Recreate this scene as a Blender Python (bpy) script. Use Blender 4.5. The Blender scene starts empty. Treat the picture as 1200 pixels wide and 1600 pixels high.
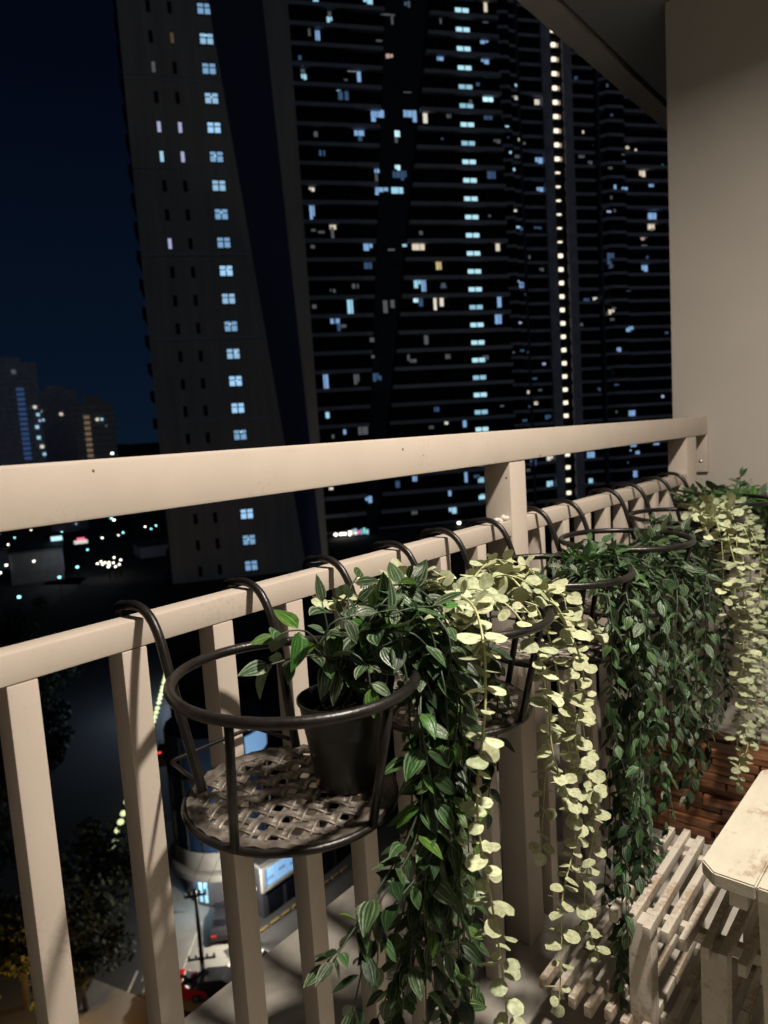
import bpy, bmesh, math, random
from mathutils import Vector, Matrix, noise
from math import sin, cos, pi, radians

# ------------------------------------------------------------------ camera
SC = bpy.context.scene
COL = SC.collection
EYE = 1.15                                   # camera height above the balcony floor
cam_d = bpy.data.cameras.new('camera')
cam = bpy.data.objects.new('camera', cam_d)
COL.objects.link(cam)
Rr = Vector((0.76861149, 0.63657198, -0.06334428))
Ru = Vector((-0.02052558, 0.12350847, 0.99213122))
Rf = Vector((-0.63938649, 0.76126328, -0.10799604))
cam.matrix_world = Matrix(((Rr.x, Ru.x, -Rf.x, 0.7324), (Rr.y, Ru.y, -Rf.y, 0.0),
                           (Rr.z, Ru.z, -Rf.z, EYE), (0, 0, 0, 1)))
cam_d.sensor_fit = 'VERTICAL'
cam_d.sensor_height = 36.0
cam_d.lens = 24.79
cam_d.clip_start = 0.02
cam_d.clip_end = 6000
cam_d.dof.use_dof = True
cam_d.dof.focus_distance = 0.98
cam_d.dof.aperture_fstop = 6.6
SC.camera = cam
SC.render.engine = 'CYCLES'
SC.cycles.max_bounces = 7
SC.cycles.transparent_max_bounces = 6
SC.cycles.use_denoising = True
SC.cycles.sample_clamp_indirect = 4.0
SC.view_settings.view_transform = 'Standard'
SC.view_settings.look = 'None'
SC.view_settings.exposure = 0.0
SC.view_settings.gamma = 1.0
SC.view_settings.use_curve_mapping = False

# ------------------------------------------------------------------ night sky
W = bpy.data.worlds.new('World')
SC.world = W
W.use_nodes = True
nt = W.node_tree
nt.nodes.clear()
out = nt.nodes.new('ShaderNodeOutputWorld')
bg = nt.nodes.new('ShaderNodeBackground')
tc = nt.nodes.new('ShaderNodeTexCoord')
sx = nt.nodes.new('ShaderNodeSeparateXYZ')
rp = nt.nodes.new('ShaderNodeValToRGB')
nt.links.new(tc.outputs['Generated'], sx.inputs[0])
nt.links.new(sx.outputs['Z'], rp.inputs[0])
nt.links.new(rp.outputs[0], bg.inputs['Color'])
nt.links.new(bg.outputs[0], out.inputs['Surface'])
els = rp.color_ramp.elements
els[0].position = 0.0
els[0].color = (0.0030, 0.0084, 0.0185, 1)
els[1].position = 1.0
els[1].color = (0.0006, 0.0010, 0.0040, 1)
e_ = els.new(0.12); e_.color = (0.0021, 0.0064, 0.0160, 1)
e_ = els.new(0.45); e_.color = (0.0010, 0.0021, 0.0070, 1)
bg.inputs['Strength'].default_value = 1.0

# diffuse glow of the city behind the camera, on the faces of the towers
sd = bpy.data.lights.new('city_glow', 'SUN')
sd.energy = 0.063
sd.angle = radians(50)
sd.color = (0.86, 0.95, 1.0)
so = bpy.data.objects.new('city_glow', sd)
COL.objects.link(so)
so.rotation_euler = Vector((-0.80, 0.50, -0.30)).to_track_quat('-Z', 'Y').to_euler()

# the balcony's ceiling lamp (its fixture is built with the ceiling)
LAMP = Vector((0.93, 0.90, EYE + 1.399))
ld = bpy.data.lights.new('ceiling_lamp_light', 'AREA')
ld.shape = 'DISK'
ld.size = 0.12
ld.energy = 73.0
ld.spread = radians(165)
ld.color = (1.0, 0.895, 0.79)
lo = bpy.data.objects.new('ceiling_lamp_light', ld)
COL.objects.link(lo)
lo.location = LAMP

R = random.Random(7)

# ------------------------------------------------------------------ materials
def nd(t, kind, **kw):
    n = t.nodes.new(kind)
    for k, v in kw.items():
        setattr(n, k, v)
    return n

def mat(name, col, rough=0.5, metal=0.0, var=0.0, scale=20.0, col2=None, bump=0.0, bscale=None, emit=None, estr=0.0, detail=4.0, spec=None, stretch=None):
    m = bpy.data.materials.new(name)
    m.use_nodes = True
    t = m.node_tree
    b = t.nodes['Principled BSDF']
    b.inputs['Roughness'].default_value = rough
    b.inputs['Metallic'].default_value = metal
    b.inputs['Base Color'].default_value = (*col, 1)
    if spec is not None:
        b.inputs['Specular IOR Level'].default_value = spec
    need = var > 0 or col2 is not None or bump > 0
    if need:
        c = nd(t, 'ShaderNodeTexCoord')
        src = c.outputs['Object']
        if stretch:
            mp = nd(t, 'ShaderNodeMapping')
            mp.inputs['Scale'].default_value = stretch
            t.links.new(src, mp.inputs[0])
            src = mp.outputs[0]
    if var > 0 or col2 is not None:
        n = nd(t, 'ShaderNodeTexNoise')
        n.inputs['Scale'].default_value = scale
        n.inputs['Detail'].default_value = detail
        t.links.new(src, n.inputs['Vector'])
        r = nd(t, 'ShaderNodeValToRGB')
        r.color_ramp.elements[0].position = 0.35
        r.color_ramp.elements[1].position = 0.68
        c2 = col2 if col2 is not None else tuple(x * (1 - var) for x in col)
        r.color_ramp.elements[0].color = (*c2, 1)
        r.color_ramp.elements[1].color = (*col, 1)
        t.links.new(n.outputs['Fac'], r.inputs[0])
        t.links.new(r.outputs[0], b.inputs['Base Color'])
    if bump > 0:
        n2 = nd(t, 'ShaderNodeTexNoise')
        n2.inputs['Scale'].default_value = bscale or scale
        n2.inputs['Detail'].default_value = 5
        t.links.new(src, n2.inputs['Vector'])
        bp = nd(t, 'ShaderNodeBump')
        bp.inputs['Strength'].default_value = bump
        bp.inputs['Distance'].default_value = 0.002
        t.links.new(n2.outputs['Fac'], bp.inputs['Height'])
        t.links.new(bp.outputs[0], b.inputs['Normal'])
    if emit:
        b.inputs['Emission Color'].default_value = (*emit, 1)
        b.inputs['Emission Strength'].default_value = estr
        if estr < 8:
            m.cycles.emission_sampling = 'NONE'
    return m

def paint_mat(name, col, chips=True):
    """satin metal paint: faint cloudiness, orange-peel relief, a few chips and scuffs"""
    m = mat(name, col, 0.42, var=0.07, scale=9, bump=0.06, bscale=420)
    t = m.node_tree
    b = t.nodes['Principled BSDF']
    src = b.inputs['Base Color'].links[0].from_socket
    c = nd(t, 'ShaderNodeTexCoord')
    v = nd(t, 'ShaderNodeTexVoronoi')
    v.inputs['Scale'].default_value = 16
    v.inputs['Randomness'].default_value = 1
    t.links.new(c.outputs['Object'], v.inputs['Vector'])
    ns = nd(t, 'ShaderNodeTexNoise')
    ns.inputs['Scale'].default_value = 90
    t.links.new(c.outputs['Object'], ns.inputs['Vector'])
    ad = nd(t, 'ShaderNodeMath', operation='MULTIPLY_ADD')
    ad.inputs[1].default_value = 0.05
    t.links.new(ns.outputs['Fac'], ad.inputs[0])
    t.links.new(v.outputs['Distance'], ad.inputs[2])
    lt = nd(t, 'ShaderNodeMath', operation='LESS_THAN')
    lt.inputs[1].default_value = 0.062
    t.links.new(ad.outputs[0], lt.inputs[0])
    # scuffs
    n3 = nd(t, 'ShaderNodeTexNoise')
    n3.inputs['Scale'].default_value = 5.5
    t.links.new(c.outputs['Object'], n3.inputs['Vector'])
    n4 = nd(t, 'ShaderNodeTexNoise')
    n4.inputs['Scale'].default_value = 170
    n4.inputs['Detail'].default_value = 6
    t.links.new(c.outputs['Object'], n4.inputs['Vector'])
    mu = nd(t, 'ShaderNodeMath', operation='MULTIPLY')
    t.links.new(n3.outputs['Fac'], mu.inputs[0])
    t.links.new(n4.outputs['Fac'], mu.inputs[1])
    mr = nd(t, 'ShaderNodeMapRange')
    mr.inputs['From Min'].default_value = 0.31
    mr.inputs['From Max'].default_value = 0.46
    mr.inputs['To Max'].default_value = 0.40
    t.links.new(mu.outputs[0], mr.inputs['Value'])
    mx = nd(t, 'ShaderNodeMix', data_type='RGBA')
    t.links.new(mr.outputs[0], mx.inputs['Factor'])
    t.links.new(src, mx.inputs['A'])
    mx.inputs['B'].default_value = (*[k * 0.55 for k in col], 1)
    mx2 = nd(t, 'ShaderNodeMix', data_type='RGBA')
    t.links.new(lt.outputs[0], mx2.inputs['Factor'])
    t.links.new(mx.outputs['Result'], mx2.inputs['A'])
    mx2.inputs['B'].default_value = (0.10, 0.085, 0.07, 1)
    t.links.new((mx2 if chips else mx).outputs['Result'], b.inputs['Base Color'])
    return m

def leaf_mat(name, dark, light, back, rough=0.33, stripes=True, edge=None):
    m = bpy.data.materials.new(name)
    m.use_nodes = True
    t = m.node_tree
    b = t.nodes['Principled BSDF']
    b.inputs['Roughness'].default_value = rough
    b.inputs['Specular IOR Level'].default_value = 0.36
    uv = nd(t, 'ShaderNodeUVMap')
    s = nd(t, 'ShaderNodeSeparateXYZ')
    t.links.new(uv.outputs[0], s.inputs[0])
    ab = nd(t, 'ShaderNodeMath', operation='SUBTRACT')
    ab.inputs[1].default_value = 0.5
    t.links.new(s.outputs['X'], ab.inputs[0])
    aa = nd(t, 'ShaderNodeMath', operation='ABSOLUTE')
    t.links.new(ab.outputs[0], aa.inputs[0])
    r = nd(t, 'ShaderNodeValToRGB')
    cr = r.color_ramp
    md = tuple((a + c) / 2 for a, c in zip(dark, light))
    if stripes:
        cr.elements[0].position = 0.0
        cr.elements[0].color = (*md, 1)
        cr.elements[1].position = 0.5
        cr.elements[1].color = (*(edge or light), 1)
        for p_, c_ in ((0.035, dark), (0.15, dark), (0.21, light), (0.27, dark), (0.36, dark), (0.43, md)):
            x = cr.elements.new(p_)
            x.color = (*c_, 1)
    else:
        cr.elements[0].position = 0.0
        cr.elements[0].color = (*md, 1)
        cr.elements[1].position = 0.08
        cr.elements[1].color = (*light, 1)
    t.links.new(aa.outputs[0], r.inputs[0])
    # per leaf variation
    oi = nd(t, 'ShaderNodeObjectInfo')
    hs = nd(t, 'ShaderNodeHueSaturation')
    mr = nd(t, 'ShaderNodeMapRange')
    mr.inputs['To Min'].default_value = 0.72
    mr.inputs['To Max'].default_value = 1.3
    t.links.new(oi.outputs['Random'], mr.inputs['Value'])
    t.links.new(mr.outputs[0], hs.inputs['Value'])
    m2 = nd(t, 'ShaderNodeMath', operation='MULTIPLY')
    m2.inputs[1].default_value = 7.31
    t.links.new(oi.outputs['Random'], m2.inputs[0])
    fr = nd(t, 'ShaderNodeMath', operation='FRACT')
    t.links.new(m2.outputs[0], fr.inputs[0])
    mh = nd(t, 'ShaderNodeMapRange')
    mh.inputs['To Min'].default_value = 0.478
    mh.inputs['To Max'].default_value = 0.515
    t.links.new(fr.outputs[0], mh.inputs['Value'])
    t.links.new(mh.outputs[0], hs.inputs['Hue'])
    t.links.new(r.outputs[0], hs.inputs['Color'])
    ge = nd(t, 'ShaderNodeNewGeometry')
    mx = nd(t, 'ShaderNodeMix', data_type='RGBA')
    t.links.new(ge.outputs['Backfacing'], mx.inputs['Factor'])
    # blotches and a paler base along each blade
    bn = nd(t, 'ShaderNodeTexNoise'); bn.inputs['Scale'].default_value = 3.5; bn.inputs['Detail'].default_value = 3
    bo = nd(t, 'ShaderNodeVectorMath', operation='ADD')
    t.links.new(uv.outputs[0], bo.inputs[0])
    cb = nd(t, 'ShaderNodeCombineXYZ'); t.links.new(m2.outputs[0], cb.inputs['Z'])
    t.links.new(cb.outputs[0], bo.inputs[1]); t.links.new(bo.outputs[0], bn.inputs['Vector'])
    bm_ = nd(t, 'ShaderNodeMapRange'); bm_.inputs['From Min'].default_value = .35; bm_.inputs['From Max'].default_value = .65
    bm_.inputs['To Min'].default_value = .70; bm_.inputs['To Max'].default_value = 1.12
    t.links.new(bn.outputs['Fac'], bm_.inputs['Value'])
    hs2 = nd(t, 'ShaderNodeHueSaturation')
    t.links.new(bm_.outputs[0], hs2.inputs['Value'])
    t.links.new(hs.outputs[0], hs2.inputs['Color'])
    hs = hs2
    t.links.new(hs.outputs[0], mx.inputs['A'])
    mx.inputs['B'].default_value = (*back, 1)
    t.links.new(mx.outputs['Result'], b.inputs['Base Color'])
    # fine veins
    wv = nd(t, 'ShaderNodeTexNoise')
    wv.inputs['Scale'].default_value = 30
    mp = nd(t, 'ShaderNodeMapping')
    mp.inputs['Scale'].default_value = (1.0, 0.12, 1)
    t.links.new(uv.outputs[0], mp.inputs[0])
    t.links.new(mp.outputs[0], wv.inputs['Vector'])
    bp = nd(t, 'ShaderNodeBump')
    bp.inputs['Strength'].default_value = 0.25
    bp.inputs['Distance'].default_value = 0.001
    if stripes:
        k1 = nd(t, 'ShaderNodeMath', operation='MULTIPLY'); k1.inputs[1].default_value = 2 * pi * 5.0
        t.links.new(aa.outputs[0], k1.inputs[0])
        k2 = nd(t, 'ShaderNodeMath', operation='COSINE')
        t.links.new(k1.outputs[0], k2.inputs[0])
        k3 = nd(t, 'ShaderNodeMath', operation='MULTIPLY_ADD'); k3.inputs[1].default_value = -0.55
        t.links.new(k2.outputs[0], k3.inputs[0]); t.links.new(wv.outputs['Fac'], k3.inputs[2])
        t.links.new(k3.outputs[0], bp.inputs['Height'])
        bp.inputs['Strength'].default_value = 0.35
    else:
        t.links.new(wv.outputs['Fac'], bp.inputs['Height'])
    t.links.new(bp.outputs[0], b.inputs['Normal'])
    tr = nd(t, 'ShaderNodeBsdfTranslucent')
    t.links.new(mx.outputs['Result'], tr.inputs['Color'])
    ms = nd(t, 'ShaderNodeMixShader')
    ms.inputs[0].default_value = 0.18
    t.links.new(b.outputs[0], ms.inputs[1])
    t.links.new(tr.outputs[0], ms.inputs[2])
    t.links.new(ms.outputs[0], t.nodes['Material Output'].inputs['Surface'])
    return m

M = {}
M['rail'] = paint_mat('rail_paint', (0.52, 0.45, 0.375))
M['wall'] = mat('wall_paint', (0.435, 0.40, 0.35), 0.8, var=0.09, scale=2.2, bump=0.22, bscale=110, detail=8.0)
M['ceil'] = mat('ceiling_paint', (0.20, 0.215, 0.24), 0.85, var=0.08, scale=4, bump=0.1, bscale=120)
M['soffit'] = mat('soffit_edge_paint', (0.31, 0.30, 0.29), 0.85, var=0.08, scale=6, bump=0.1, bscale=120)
M['groove'] = mat('groove_dark', (0.04, 0.04, 0.04), 0.9)
M['floor'] = mat('floor_screed', (0.42, 0.39, 0.335), 0.75, var=0.22, scale=14, bump=0.3, bscale=90)
M['iron'] = mat('black_bronze_iron', (0.020, 0.017, 0.015), 0.34, metal=0.35, var=0.5, scale=45, bump=0.25, bscale=200)
M['tray'] = mat('worn_bronze_tray', (0.25, 0.22, 0.185), 0.43, metal=0.5, col2=(0.085, 0.072, 0.058), scale=70, bump=0.2, bscale=300)
M['pot'] = mat('black_plastic_pot', (0.012, 0.012, 0.012), 0.42, var=0.2, scale=30, bump=0.05, bscale=300)
M['soil'] = mat('dry_soil', (0.10, 0.085, 0.07), 0.95, col2=(0.02, 0.017, 0.014), scale=240, bump=1.0, bscale=260)
M['gravel'] = mat('grey_gravel', (0.36, 0.33, 0.29), 0.85, var=0.5, scale=120)
M['stem'] = mat('plant_stem', (0.10, 0.15, 0.075), 0.5, var=0.4, scale=60)
M['stemd'] = mat('dark_plant_stem', (0.035, 0.055, 0.030), 0.5, var=0.4, scale=60)
M['stemy'] = mat('pale_plant_stem', (0.42, 0.43, 0.20), 0.5, var=0.2, scale=60)
M['leaf'] = leaf_mat('striped_green_leaf', (0.022, 0.068, 0.018), (0.18, 0.255, 0.12), (0.06, 0.09, 0.040), edge=(0.085, 0.125, 0.06))
M['leafd'] = leaf_mat('shaded_green_leaf', (0.010, 0.032, 0.009), (0.036, 0.070, 0.026), (0.028, 0.046, 0.020), rough=0.40, edge=(0.018, 0.036, 0.014))  # shade inside the hanging foliage put into a darker leaf colour
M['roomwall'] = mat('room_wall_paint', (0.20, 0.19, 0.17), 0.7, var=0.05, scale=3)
M['leafb'] = leaf_mat('bright_green_leaf', (0.034, 0.12, 0.014), (0.15, 0.26, 0.065), (0.06, 0.12, 0.028), edge=(0.07, 0.14, 0.035))
M['leafv'] = leaf_mat('silver_striped_leaf', (0.017, 0.050, 0.018), (0.25, 0.30, 0.19), (0.09, 0.125, 0.065))
M['disc'] = leaf_mat('pale_yellow_green_leaf', (0.385, 0.43, 0.225), (0.455, 0.50, 0.30), (0.24, 0.245, 0.12), rough=0.55, stripes=False)
M['white'] = None
M['board'] = mat('brown_wood_board', (0.23, 0.098, 0.042), 0.45, col2=(0.085, 0.033, 0.015), scale=14, bump=0.5, bscale=60, stretch=(1.2, 9, 9))
M['metalw'] = mat('screw_metal', (0.6, 0.58, 0.55), 0.3, metal=1.0)

def whitewash(nm, col):
    m = mat(nm, col, 0.7, var=0.12, scale=7, bump=0.35, bscale=55, stretch=(6, 1.4, 6))
    t = m.node_tree
    b = t.nodes['Principled BSDF']
    src = b.inputs['Base Color'].links[0].from_socket
    c = nd(t, 'ShaderNodeTexCoord')
    n1 = nd(t, 'ShaderNodeTexNoise'); n1.inputs['Scale'].default_value = 10; n1.inputs['Detail'].default_value = 3
    n2 = nd(t, 'ShaderNodeTexNoise'); n2.inputs['Scale'].default_value = 95; n2.inputs['Detail'].default_value = 8; n2.inputs['Roughness'].default_value = 0.7
    mp = nd(t, 'ShaderNodeMapping'); mp.inputs['Scale'].default_value = (1.0, 0.8, 1.0)
    t.links.new(c.outputs['Object'], mp.inputs[0])
    t.links.new(mp.outputs[0], n1.inputs['Vector']); t.links.new(mp.outputs[0], n2.inputs['Vector'])
    mu = nd(t, 'ShaderNodeMath', operation='MULTIPLY')
    t.links.new(n1.outputs['Fac'], mu.inputs[0]); t.links.new(n2.outputs['Fac'], mu.inputs[1])
    mr = nd(t, 'ShaderNodeMapRange')
    mr.inputs['From Min'].default_value = 0.25; mr.inputs['From Max'].default_value = 0.35; mr.inputs['To Max'].default_value = 0.75
    t.links.new(mu.outputs[0], mr.inputs['Value'])
    mx = nd(t, 'ShaderNodeMix', data_type='RGBA')
    t.links.new(mr.outputs[0], mx.inputs['Factor'])
    t.links.new(src, mx.inputs['A'])
    mx.inputs['B'].default_value = (0.27, 0.19, 0.12, 1)
    t.links.new(mx.outputs['Result'], b.inputs['Base Color'])
    return m
M['white'] = whitewash('distressed_whitewash', (0.53, 0.49, 0.385))
M['slatw'] = whitewash('shaded_whitewash_slat', (0.50, 0.455, 0.375))  # whitewash set darker to hold the foliage shade on the slats

# city
M['conc'] = mat('tower_concrete', (0.40, 0.37, 0.345), 0.9, var=0.22, scale=0.9, stretch=(1, 1, .08))
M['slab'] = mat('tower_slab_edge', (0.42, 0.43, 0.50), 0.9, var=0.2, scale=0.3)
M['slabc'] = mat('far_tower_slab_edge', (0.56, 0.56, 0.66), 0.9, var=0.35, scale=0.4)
M['blue'] = mat('dark_blue_facade_panel', (0.012, 0.020, 0.085), 0.6, var=0.1, scale=0.3)
M['band'] = mat('dark_band_panel', (0.030, 0.034, 0.055), 0.8, var=0.5, scale=0.5)
M['dglass'] = mat('dark_night_glass', (0.008, 0.010, 0.018), 0.5, var=0.5, scale=0.6, spec=0.06)
M['dark'] = mat('dark_recess', (0.016, 0.018, 0.026), 0.9, var=0.3, scale=0.5)
M['frame'] = mat('window_frame_dark', (0.10, 0.10, 0.11), 0.6, var=0.1, scale=2)
M['asphalt'] = mat('asphalt', (0.05, 0.05, 0.052), 0.9, var=0.3, scale=0.4)
M['ground'] = mat('city_ground', (0.032, 0.033, 0.036), 0.95, var=0.5, scale=0.05)
M['paving'] = mat('concrete_paving', (0.27, 0.26, 0.24), 0.9, var=0.3, scale=0.35, bump=0.0)
M['roof'] = mat('flat_roof', (0.09, 0.09, 0.10), 0.9, var=0.4, scale=0.15)
M['plaster'] = mat('pale_plaster', (0.20, 0.195, 0.19), 0.9, var=0.25, scale=0.5)
M['tree'] = mat('night_tree_leaves', (0.026, 0.038, 0.015), 0.7, var=0.5, scale=0.6)
M['bark'] = mat('bark', (0.06, 0.045, 0.035), 0.9, var=0.4, scale=3)
M['polem'] = mat('dark_steel', (0.03, 0.03, 0.032), 0.5, metal=0.6, var=0.2, scale=4)
M['carred'] = mat('red_car_paint', (0.45, 0.02, 0.02), 0.3, var=0.05, scale=2)
M['cardark'] = mat('dark_car_paint', (0.02, 0.02, 0.024), 0.25, var=0.05, scale=2)
M['carwhite'] = mat('white_car_paint', (0.7, 0.7, 0.7), 0.3, var=0.05, scale=2)
M['tyre'] = mat('tyre_rubber', (0.02, 0.02, 0.02), 0.9, var=0.1, scale=9)
def glow(name, col, s): return mat(name, tuple(min(1, c * 0.5) for c in col), 0.5, var=0.05, scale=3, emit=col, estr=s)
G = {'c': glow('lit_cyan', (0.42, 0.80, 1.0), 0.80), 'C': glow('lit_bright_cyan', (0.55, 0.90, 1.0), 1.2),
     'b': glow('lit_blue', (0.34, 0.60, 1.0), 0.62), 'w': glow('lit_white', (1.0, 0.92, 0.78), 0.75),
     'y': glow('lit_warm', (1.0, 0.86, 0.66), 0.7), 'Y': glow('lit_yellow', (1.0, 0.76, 0.34), 0.6),
     'p': glow('lit_pinkish', (1.0, 0.70, 0.62), 0.45), 'd': glow('lit_dim', (0.9, 0.95, 1.0), 0.075),
     'e': glow('lit_dim_blue', (0.25, 0.52, 1.0), 0.13),
     'A': glow('stair_window_glow', (0.38, 0.68, 1.0), 0.95), 'P': glow('corridor_window_glow', (0.50, 0.87, 1.0), 0.95),
     'L': glow('corridor_lamp_glow', (1.0, 0.88, 0.68), 1.45), 'v': glow('lit_violet_white', (0.62, 0.66, 1.0), 0.6),
     's': glow('street_lamp_glow', (1.0, 0.93, 0.78), 4.0), 't': glow('teal_lamp_glow', (0.35, 0.95, 1.0), 3.0),
     'k': glow('yellow_green_glow', (0.92, 1.0, 0.50), 1.0), 'r': glow('tail_light_red', (1.0, 0.06, 0.05), 1.6),
     'R': glow('red_sign_glow', (1.0, 0.16, 0.30), 1.2), 'o': glow('sodium_glow', (1.0, 0.55, 0.10), 2.0),
     'S': glow('cool_sign_glow', (0.30, 0.58, 1.0), 0.48), 'g': glow('green_sign_glow', (0.3, 1.0, 0.7), 0.8)}

# ------------------------------------------------------------------ mesh builder
class MB:
    def __init__(s):
        s.v = []; s.f = []; s.uv = {}
    def add(s, vs, fs):
        o = len(s.v)
        s.v += [tuple(x) for x in vs]
        s.f += [tuple(i + o for i in f) for f in fs]
        return s
    def box(s, lo, hi, mtx=None, bev=0.0):
        x0, y0, z0 = lo; x1, y1, z1 = hi
        if bev <= 0:
            vs = [Vector(p) for p in ((x0, y0, z0), (x1, y0, z0), (x1, y1, z0), (x0, y1, z0), (x0, y0, z1), (x1, y0, z1), (x1, y1, z1), (x0, y1, z1))]
            fs = [(0, 3, 2, 1), (4, 5, 6, 7), (0, 1, 5, 4), (1, 2, 6, 5), (2, 3, 7, 6), (3, 0, 4, 7)]
        else:
            bm = bmesh.new()
            bmesh.ops.create_cube(bm, size=1.0)
            for v in bm.verts:
                v.co = Vector(((x0 + x1) / 2 + v.co.x * (x1 - x0), (y0 + y1) / 2 + v.co.y * (y1 - y0), (z0 + z1) / 2 + v.co.z * (z1 - z0)))
            bmesh.ops.bevel(bm, geom=list(bm.edges), offset=bev, segments=2, profile=0.6, affect='EDGES')
            bm.verts.index_update()
            vs = [v.co.copy() for v in bm.verts]
            fs = [tuple(v.index for v in f.verts) for f in bm.faces]
            bm.free()
        if mtx is not None:
            vs = [mtx @ p for p in vs]
        return s.add(vs, fs)
    def tube(s, pts, r, n=8, caps=True, closed=False):
        pts = [Vector(p) for p in pts]
        m = len(pts)
        rr = r if isinstance(r, (list, tuple)) else [r] * m
        up = None
        rings = []
        for i, p in enumerate(pts):
            if closed:
                t = pts[(i + 1) % m] - pts[i - 1]
            else:
                t = pts[min(i + 1, m - 1)] - pts[max(i - 1, 0)]
            t.normalize()
            if up is None:
                up = Vector((0, 0, 1)) if abs(t.z) < 0.9 else Vector((1, 0, 0))
            a = t.cross(up)
            if a.length < 1e-5:
                a = t.cross(Vector((0, 1, 0)))
            a.normalize()
            b = a.cross(t)
            up = b
            rings.append([p + (a * cos(2 * pi * k / n) + b * sin(2 * pi * k / n)) * rr[i] for k in range(n)])
        vs = [q for g in rings for q in g]
        fs = []
        for i in range(m if closed else m - 1):
            j = (i + 1) % m
            for k in range(n):
                k2 = (k + 1) % n
                fs.append((i * n + k, j * n + k, j * n + k2, i * n + k2))
        if caps and not closed:
            fs.append(tuple(range(n)))
            fs.append(tuple((m - 1) * n + k for k in reversed(range(n))))
        return s.add(vs, fs)
    def lathe(s, prof, n=32, c=(0, 0, 0)):
        vs = []
        for r, z in prof:
            for k in range(n):
                vs.append((c[0] + r * cos(2 * pi * k / n), c[1] + r * sin(2 * pi * k / n), c[2] + z))
        fs = []
        for i in range(len(prof) - 1):
            for k in range(n):
                k2 = (k + 1) % n
                fs.append((i * n + k, i * n + k2, (i + 1) * n + k2, (i + 1) * n + k))
        return s.add(vs, fs)
    def prism(s, poly, z0, z1, mtx=None):
        n = len(poly)
        vs = [Vector((x, y, z0)) for x, y in poly] + [Vector((x, y, z1)) for x, y in poly]
        if mtx is not None:
            vs = [mtx @ p for p in vs]
        fs = [tuple(reversed(range(n))), tuple(range(n, 2 * n))]
        fs += [(i, (i + 1) % n, n + (i + 1) % n, n + i) for i in range(n)]
        return s.add(vs, fs)
    def mesh(s, name, m, smooth=False, auto=False):
        me = bpy.data.meshes.new(name)
        me.from_pydata(s.v, [], s.f)
        if m is not None:
            me.materials.append(m)
        if smooth:
            me.polygons.foreach_set('use_smooth', [True] * len(me.polygons))
            if auto:
                me.set_sharp_from_angle(angle=radians(40))
        me.update()
        return me
    def obj(s, name, m, parent=None, smooth=False, auto=False, loc=None):
        return ob(name, s.mesh(name, m, smooth, auto), parent, loc)

def ob(name, me, parent=None, loc=None, kind=None):
    o = bpy.data.objects.new(name, me)
    COL.objects.link(o)
    if parent is not None:
        o.parent = parent
    if loc is not None:
        o.location = loc
    if kind:
        o['kind'] = kind
    return o

def tag(o, label=None, cat=None, group=None, kind=None):
    if label: o['label'] = label
    if cat: o['category'] = cat
    if group: o['group'] = group
    if kind: o['kind'] = kind
    return o

def thing(name, label, cat, loc=(0, 0, 0), group=None):
    o = ob(name, None, None, loc)
    o.empty_display_size = 0.05
    return tag(o, label, cat, group)

def copy_tree(o, parent=None):
    c = o.copy()
    COL.objects.link(c)
    if parent is not None:
        c.parent = parent
    for ch in list(o.children):
        copy_tree(ch, c)
    return c

def spline(P, step):
    """Catmull-Rom through P, resampled about every step metres"""
    P = [Vector(p) for p in P]
    if len(P) == 2:
        P = [P[0], P[0].lerp(P[1], 0.5), P[1]]
    Q = [P[0] * 2 - P[1]] + P + [P[-1] * 2 - P[-2]]
    d = []
    for i in range(1, len(Q) - 2):
        a, b, c, e = Q[i - 1:i + 3]
        k = max(4, int((c - b).length / step * 3))
        for j in range(k):
            t = j / k
            d.append(0.5 * ((2 * b) + (c - a) * t + (2 * a - 5 * b + 4 * c - e) * t * t + (3 * b - a - 3 * c + e) * t ** 3))
    d.append(P[-1])
    o = [d[0]]
    acc = 0
    for i in range(1, len(d)):
        acc += (d[i] - d[i - 1]).length
        if acc >= step:
            o.append(d[i]); acc = 0
    if (o[-1] - d[-1]).length > step * 0.3:
        o.append(d[-1])
    return o

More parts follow.
